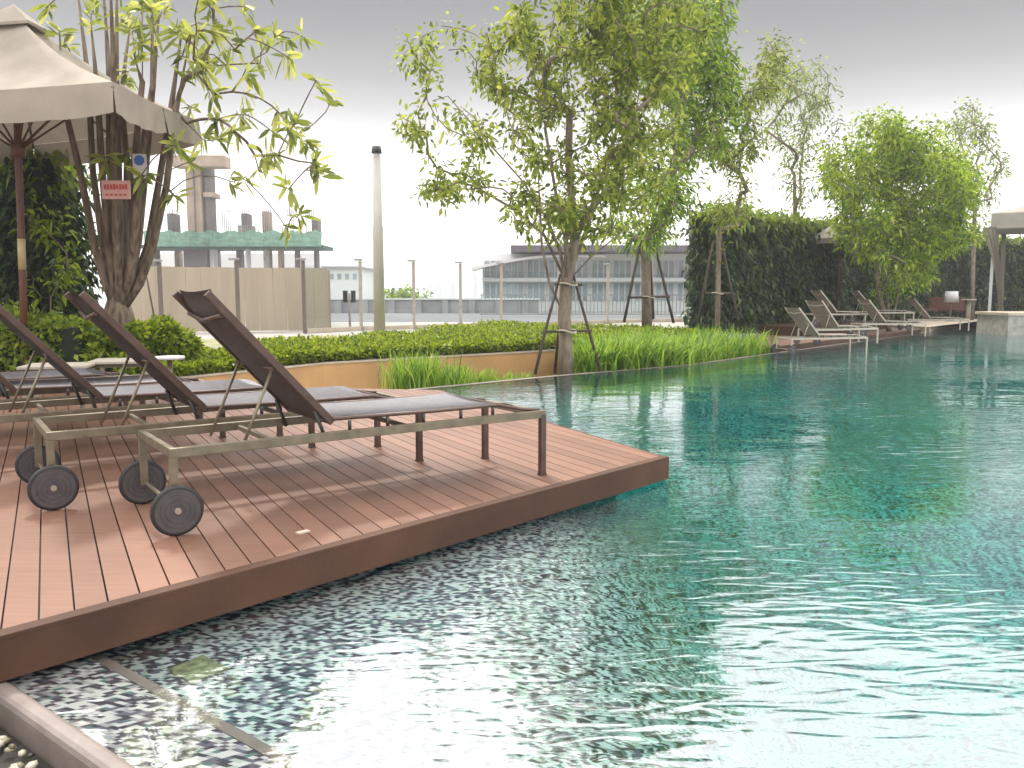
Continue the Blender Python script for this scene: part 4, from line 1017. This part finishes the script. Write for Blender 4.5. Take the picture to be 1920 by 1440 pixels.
# cabana
cb = D(1850, 600, 27.0); cb.z = 0
c = thing('cabana', 'white canvas cabana with tied back curtain at the right edge of the pool', 'cabana', cb, R(-30))
sc_ = 27 / F; H_ = 3.62
def corner(dx, dy): return Vector((dx, dy, 0))
W_, Dp = 3.6, 3.0; cs_ = [corner(0, 0), corner(W_, 0), corner(W_, Dp), corner(0, Dp)]
bm = NB()
box(bm, (W_ / 2, Dp / 2, H_ - .26), (W_ + .1, Dp + .1, .5), bev=.03)
top = bm.verts.new((W_ / 2, Dp / 2, H_ + .5)); e_ = [bm.verts.new((x, y, H_ - .008)) for x, y in ((-.04, -.04), (W_ + .04, -.04), (W_ + .04, Dp + .04), (-.04, Dp + .04))]
for k in range(4): bm.faces.new((top, e_[k], e_[(k + 1) % 4]))
obj('roof', bm, M['tent'], c)
for k, v in enumerate(cs_):
    bm = NB(); box(bm, (v.x + (.06 if v.x == 0 else -.06), v.y + (.06 if v.y == 0 else -.06), (H_ - .5) / 2), (.09, .09, H_ - .52), bev=.01); obj('post', bm, M['white'], c)
bm = NB(); rows = []                                      # curtain gathered to the front-left post
for i in range(25):
    u_ = i / 24; z = (H_ - .45) * (1 - u_); cx_ = .04 + .42 * u_ ** 1.1 - .35 * max(0, .35 - u_); wd_ = .22 + .10 * math.cos(u_ * 5) + .35 * max(0, .25 - u_)
    rows.append([bm.verts.new((cx_ + wd_ * (k / 12 - .5), -.12 + .05 * math.sin(k * 1.9 + u_), z)) for k in range(13)])
for i in range(24):
    for k in range(12): bm.faces.new((rows[i][k], rows[i][k + 1], rows[i + 1][k + 1], rows[i + 1][k]))
bmesh.ops.solidify(bm, geom=bm.faces[:], thickness=.015)
obj('curtain', bm, M['tent'], c, smooth=True)
bm = NB(); rows = []
for i in range(13):
    u_ = i / 12; rows.append([bm.verts.new((.36 + .05 * u_ + .14 * (k / 8 - .5), Dp - .2 + .03 * math.sin(k * 2), (H_ - .5) * (1 - u_))) for k in range(9)])
for i in range(12):
    for k in range(8): bm.faces.new((rows[i][k], rows[i][k + 1], rows[i + 1][k + 1], rows[i + 1][k]))
bmesh.ops.solidify(bm, geom=bm.faces[:], thickness=.015); obj('curtain', bm, M['tent'], c, smooth=True)
bm = NB(); box(bm, (W_ / 2 + .3, Dp / 2, .25), (W_ - 1.2, Dp - .8, .3), bev=.05); box(bm, (W_ / 2 + .3, Dp / 2, .05), (W_ - 1.3, Dp - .9, .1)); obj('daybed', bm, M['darkpaint'], c)
# stone planter / spa wall by cabana
q = D(1905, 590, 24.5)
sp = thing('stone_plinth', 'square stone water plinth with a pale top in front of the cabana', 'plinth', (q.x, q.y, 0))
bm = NB(); box(bm, (.3, 0, -.02), (2.0, 1.6, .86), bev=.01)
obj('body', bm, M['grille'], sp); bm = NB(); box(bm, (.3, 0, .455), (2.1, 1.7, .09), bev=.015); obj('top', bm, M['cap'], sp)
# bench, lamp and stool in front of wall
q = D(1770, 588, 32.5)
be = thing('bench', 'low dark timber bench against the green wall on the pale terrace', 'bench', (q.x, q.y, 0), -.1)
bm = NB(); box(bm, (0, 0, .42), (1.7, .6, .08), bev=.01); obj('seat', bm, M['wood'], be)
bm = NB(); box(bm, (0, .28, .68), (1.7, .06, .45), bev=.01); obj('backrest', bm, M['wood'], be)
for s in (-.78, .78):
    bm = NB(); box(bm, (s, 0, .19), (.08, .55, .38)); obj('leg', bm, M['wood'], be)
q = D(1784, 556, 31.9)
lt = thing('table_lamp', 'white shaded lamp standing on the pale terrace in front of the bench', 'lamp', (q.x, q.y, 0))
bm = NB(); tube(bm, [(0, 0, q.z - .22), (0, 0, q.z + .2)], [.27, .22], 20); obj('lamp_shade', bm, M['white'], lt)
bm = NB(); cyl(bm, (0, 0, (q.z - .2) / 2), .03, q.z - .2, 'Z', 10); cyl(bm, (0, 0, .02), .16, .04, 'Z', 18); obj('stand', bm, M['metal'], lt)
q = D(1817, 562, 31.5)
sl = thing('stool', 'small round pedestal table with a pale top beside the shaded lamp', 'table', (q.x, q.y, 0))
bm = NB(); cyl(bm, (0, 0, q.z), .26, .05, 'Z', 22); obj('table_top', bm, M['white_metal'], sl)
bm = NB(); cyl(bm, (0, 0, q.z / 2), .09, q.z - .05, 'Z', 14, .07); obj('pedestal', bm, M['white_metal'], sl)

# ================================================================== LAMP POST, FENCE, HOARDING
p = D(712, 632, 19.5); p.z = 0
lp = thing('lamp_post', 'tall slim grey lamp post standing alone in front of the glass fence', 'lamp post', p)
ztop = D(712, 296, 19.5).z
bm = NB(); tube(bm, [(0, 0, 0), (0, 0, ztop * .62), (0, 0, ztop * .63), (0, 0, ztop)], [.135, .118, .105, .095], 18); obj('pole', bm, M['lamp'], lp)
bm = NB(); cyl(bm, (0, 0, .02), .24, .04, 'Z', 20); obj('base_plate', bm, M['lamp'], lp)
bm = NB(); cyl(bm, (0, 0, ztop + .05), .075, .10, 'Z', 16); obj('collar', bm, M['white'], lp)
bm = NB(); cyl(bm, (0, 0, ztop + .18), .12, .15, 'Z', 18, .10); obj('lamp_head', bm, M['darkpaint'], lp)

posts = [(298, 490, 620), (443, 487, 624), (568, 487, 628), (675, 488, 618), (775, 490, 615), (863, 493, 611), (940, 494, 600), (1048, 495, 602), (1140, 496, 597), (1222, 497, 595), (1290, 498, 593)]
fe = thing('glass_fence', 'clear glass fence with slender posts capped by small lights', 'fence', (0, 0, 0)); pp = []
for i, (x, yt, yb) in enumerate(posts):
    Y = [19.8, 20.6, 21.6, 23.4, 24.4, 25.6, 26.8, 28, 29.2, 30.4, 31.4][i]; a = D(x, yt, Y); b_ = Vector((a.x, a.y, 0)); pp.append((b_, a.z))
    bm = NB(); box(bm, (b_.x, b_.y, (a.z - .02) / 2), (.085, .085, a.z - .02), bev=.006); po = obj('post', bm, M['post_dark'] if i < 3 else M['post'], fe)
    bm = NB(); box(bm, (b_.x - .05, b_.y - .03, a.z + .015), (.24, .12, .05), bev=.012); obj('post_light', bm, M['grey'], po)
for (a, za), (b_, zb) in zip(pp[2:-1], pp[3:]):
    d_ = (b_ - a).normalized(); bm = NB(); bar(bm, a + d_ * .07 + Vector((0, 0, .93)), b_ - d_ * .07 + Vector((0, 0, .93)), .012, 1.66); obj('glass_panel', bm, M['glass'], fe)
    bm = NB(); bar(bm, a + d_ * .05 + Vector((0, 0, .06)), b_ - d_ * .05 + Vector((0, 0, .06)), .10, .11); obj('kerb', bm, M['cap'], fe)
# beige hoarding
a, b_ = D(232, 500, 21.6), D(614, 500, 23.2)
ho = thing('hoarding', 'weathered beige panel hoarding behind the glass fence posts', 'hoarding', (a.x, a.y, 0)); n = 14
a0 = Vector((a.x, a.y, 0)); b0 = Vector((b_.x, b_.y, 0)); d_ = (b0 - a0) / n; nn = Vector((d_.y, -d_.x, 0)).normalized()
for k in range(n):
    bm = NB(); s0 = d_ * k + d_.normalized() * .001; s1 = d_ * (k + 1) - d_.normalized() * .001
    bar(bm, s0 + nn * (.01 * (k % 2)) + Vector((0, 0, .88)), s1 + nn * (.01 * (k % 2)) + Vector((0, 0, .88 + random.uniform(-.004, .004))), .05, 1.72 + random.uniform(-.02, .02))
    obj('panel', bm, M['hoard'], ho)
e1 = b0 * 1.3 + Vector((-.5, 0, 0)) - a0
bm = NB(); bar(bm, (b0 - a0) + Vector((.03, .05, .85)), e1 + Vector((0, 0, .85)), .05, 1.7); obj('panel', bm, M['hoard'], ho)
# leaning young tree stake left of hoarding
bm = NB(); tube(bm, [D(292, 610, 19.2), D(275, 520, 19.2)], .02, 6)
tag(obj('wooden_stake', bm, M['stake']), 'thin leaning stake in front of the beige hoarding, left of the first post', 'stake')

# ================================================================== BUILDING SITE
YB = 62.0
bs = thing('unfinished_building', 'concrete building under construction wrapped in green safety netting', 'building', (D(430, 560, YB).x, YB, 0)); o = bs.location
Lc = lambda x, y, Y=YB: D(x, y, Y) - o
def pbox(name, x0, x1, y0, y1, dep, m, Y=YB, parent=bs, cnt=None):
    a = Lc(x0, y0, Y); b_ = Lc(x1, y1, Y); bm = NB(); box(bm, ((a.x + b_.x) / 2, Y - o.y + dep / 2, (a.z + b_.z) / 2), (abs(b_.x - a.x), dep, abs(a.z - b_.z)), bev=.03); return obj(name, bm, m, parent)
pbox('core_tower', 346, 380, 296, 448, 1.6, M['pinkc'])
pbox('core_fin', 362, 366, 314, 448, .2, M['darkc'], YB - .25); pbox('core_tower', 381, 397, 300, 448, 1.2, M['darkc'], YB + .3)
pbox('cantilever_beam', 321, 421, 291, 312, 1.4, M['pinkc'], YB - .6); pbox('core_band', 380, 399, 360, 369, 1.6, M['pinkc'], YB + .1)
pbox('floor_slab', 262, 606, 459, 466, 3.5, M['net_dark'], YB - .5)
bm = NB(); aa = Lc(268, 434, YB - .8); bb = Lc(604, 462, YB - .8); K = 60; rows = []
for i in range(K + 1):
    x = aa.x + (bb.x - aa.x) * i / K; hgt = .07 * math.sin(i * .9) + .06 * math.sin(i * 2.3)
    rows.append([bm.verts.new((x, -.8 + .15 * math.sin(i * 1.4 + j), (aa.z + hgt * (j == 0)) * (1 - j / 3) + bb.z * (j / 3))) for j in range(4)])
for i in range(K):
    for j in range(3): bm.faces.new((rows[i][j], rows[i + 1][j], rows[i + 1][j + 1], rows[i][j + 1]))
obj('safety_net', bm, M['net'], bs)
for x, y0, w_, m_ in ((320, 400, 15, 'darkc'), (458, 400, 13, 'darkc'), (458, 422, 26, 'grille'), (497, 396, 13, 'pinkc'), (590, 408, 12, 'darkc')): pbox('column', x - w_ / 2, x + w_ / 2, y0, 440 if y0 > 405 else 436, 1.2, M[m_], YB + random.uniform(0, 2))
for x, w_, m_ in ((282, 26, 'darkc'), (332, 12, 'pinkc'), (398, 12, 'white'), (448, 12, 'darkc'), (463, 7, 'white'), (500, 14, 'grille'), (525, 9, 'pinkc'), (556, 8, 'darkc'), (592, 8, 'darkc')): pbox('column', x - w_ / 2, x + w_ / 2, 464, 560, .9, M[m_], YB + random.uniform(0, 3))
pbox('stair_core', 343, 391, 464, 560, 3, M['darkc'], YB + .4)
for x in (320, 365, 420, 458, 497, 540, 578):
    a = Lc(x, 440); bm = NB()
    for k in range(5): cyl(bm, (a.x + (k - 2) * .14, .6, a.z + .8), .03, 2.2, 'Z', 5)
    obj('rebar', bm, M['darkc'], bs)
pbox('back_wall', 280, 600, 475, 560, 1, M['pale'], YB + 10)

# ================================================================== BACKDROP
def bld(name, lab, x0, x1, y0, Y, dep, m, cat='building'):
    a = D(x0, y0, Y); b_ = D(x1, y0, Y); t = thing(name, lab, cat, ((a.x + b_.x) / 2, Y, 0)); bm = NB()
    box(bm, (0, dep / 2, a.z / 2), (b_.x - a.x, dep, a.z), bev=.02); obj('wall', bm, m, t); return t, a.z, (b_.x - a.x)
gw, z_, w_ = bld('perimeter_wall', 'grey rendered wall across the road behind the glass fence', 560, 1010, 562, 46, .4, M['grey'], 'wall')
# low wall stands below eye level: give it buttresses and a coping
for k in range(9):
    bm = NB(); box(bm, (-w_ / 2 + w_ * (k + .5) / 9, -.12, z_ / 2 - .02), (.35, .24, max(.3, z_ - .04))); obj('pier', bm, M['grey'], gw)
bm = NB(); box(bm, (0, .2, z_ + .04), (w_ + .1, .6, .08)); obj('coping', bm, M['pale'], gw)
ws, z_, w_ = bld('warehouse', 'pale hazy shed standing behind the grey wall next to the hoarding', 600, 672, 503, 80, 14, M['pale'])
for k in range(5):
    bm = NB(); box(bm, (-w_ / 2 + w_ * (k + .5) / 5, -.04, z_ * .78), (.35, .08, .5)); obj('window', bm, M['window'], ws)
bm = NB(); box(bm, (0, 7, z_ + .1), (w_ + .6, 14.6, .2)); obj('roof', bm, M['grey'], ws)
# modern glazed building with a dark flat roof
YG = 50
a = D(905, 600, YG); b_ = D(1345, 600, YG)
gb = thing('glazed_building', 'long low glazed building with a dark overhanging flat roof and curved white canopy', 'building', ((a.x + b_.x) / 2, YG, 0)); wx = b_.x - a.x; zt_ = D(1100, 476, YG).z
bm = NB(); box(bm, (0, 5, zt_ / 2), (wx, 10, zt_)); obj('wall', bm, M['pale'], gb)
bm = NB(); box(bm, (wx * .07, 4.2, zt_ + .20), (wx * .9, 12.5, .40), bev=.05); obj('roof', bm, M['roof'], gb)
bm = NB(); pts_ = [(-wx / 2 - .6 + wx * .55 * u, -1.4, zt_ - .95 + .75 * math.sin(min(1, u * 1.5) * math.pi / 2)) for u in np.linspace(0, 1, 18)]
for q0, q1 in zip(pts_[:-1], pts_[1:]): bar(bm, Vector(q0) + Vector((0, .9, 0)), Vector(q1) + Vector((0, .9, 0)), 2.3, .14)
obj('canopy', bm, M['white'], gb)
for k in range(11):
    x = -wx / 2 + wx * (k + .5) / 11
    for zz, hh in ((zt_ * .74, zt_ * .28), (zt_ * .34, zt_ * .3)):
        bm = NB(); box(bm, (x, -.02, zz), (wx / 11 * .84, .06, hh)); fr_ = obj('window', bm, M['window'], gb)
        bm = NB()
        for dx in (-.42, -.14, .14, .42): box(bm, (x + dx * wx / 11, -.07, zz), (.06, .06, hh))
        obj('mullion', bm, M['white'], fr_)
bm = NB(); box(bm, (wx * .0, -.3, zt_ * .55), (wx, .6, .22)); obj('floor_band', bm, M['white'], gb)
# railing along the road
ra = thing('railing', 'grey picket railing along the road in front of the glazed building', 'railing', (D(900, 600, 38).x, 38, 0)); wr = D(1320, 600, 38).x - D(900, 600, 38).x
for zz in (.12, 1.0):
    bm = NB(); box(bm, (wr / 2, 0, zz), (wr, .05, .05)); obj('rail', bm, M['grey'], ra)
for k in range(60):
    bm = NB(); box(bm, (wr * (k + .5) / 60, 0, .56), (.035, .03, .83)); obj('picket', bm, M['grey'], ra)
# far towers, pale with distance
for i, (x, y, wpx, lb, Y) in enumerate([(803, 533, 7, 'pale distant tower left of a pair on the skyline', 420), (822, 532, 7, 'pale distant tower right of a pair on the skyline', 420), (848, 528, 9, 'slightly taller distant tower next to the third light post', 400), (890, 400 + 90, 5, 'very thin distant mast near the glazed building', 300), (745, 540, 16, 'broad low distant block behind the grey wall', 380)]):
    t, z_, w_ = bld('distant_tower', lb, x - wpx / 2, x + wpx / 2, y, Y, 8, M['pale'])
# distant trees line behind wall
tree('bushy_tree', 'small dark tree top showing over the grey wall', simple_stems(760, 585, 565, 52, 0), blob_targets([(760, 556, 40, 8, 26)], 52, 2), L_DENSE, M['bark'], .35, .2, 30, .5, rt=.02, lift=0)
# traffic light by first glass fence post
tl = D(655, 556, 25); t = thing('traffic_light', 'small dark traffic signal just left of the first glass panel post', 'traffic light', (tl.x, tl.y, 0))
bm = NB(); cyl(bm, (0, 0, tl.z / 2 + .05), .035, tl.z + .1, 'Z', 8); obj('pole', bm, M['post'], t)
for dx in (-.12, .12):
    bm = NB(); box(bm, (dx, 0, tl.z), (.12, .14, .36), bev=.01); obj('signal_head', bm, M['darkpaint'], t)

# underwater light and deck fitting
q = G(372, 1306, -.315)
bm = NB(); box(bm, (q.x, q.y, -.322), (.15, .13, .02), math.radians(-38), bev=.006)
tag(obj('floor_grate', bm, M['yellowt']), 'pale yellow square outlet grate under water near the pool ledge', 'grate')
q = G(568, 1000, 0)
bm = NB(); box(bm, (q.x, q.y, .005), (.055, .03, .01), math.radians(47), bev=.003)
tag(obj('deck_plate', bm, M['cap']), 'small pale fixing plate on the deck boards near the pool side', 'plate')

# ================================================================== AIR
bm = NB(); box(bm, (0, 215, 8.2), (1000, 480, 23.6))
hz = bpy.data.materials.new('haze_air'); hz.use_nodes = True; n_ = hz.node_tree.nodes; n_.remove(n_['Principled BSDF'])
pv = n_.new('ShaderNodeVolumePrincipled'); pv.inputs['Density'].default_value = .0015; pv.inputs['Color'].default_value = (.95, .96, 1, 1); pv.inputs['Anisotropy'].default_value = .3
hz.node_tree.links.new(pv.outputs[0], n_['Material Output'].inputs['Volume'])
tag(obj('haze', bm, hz), kind='stuff')
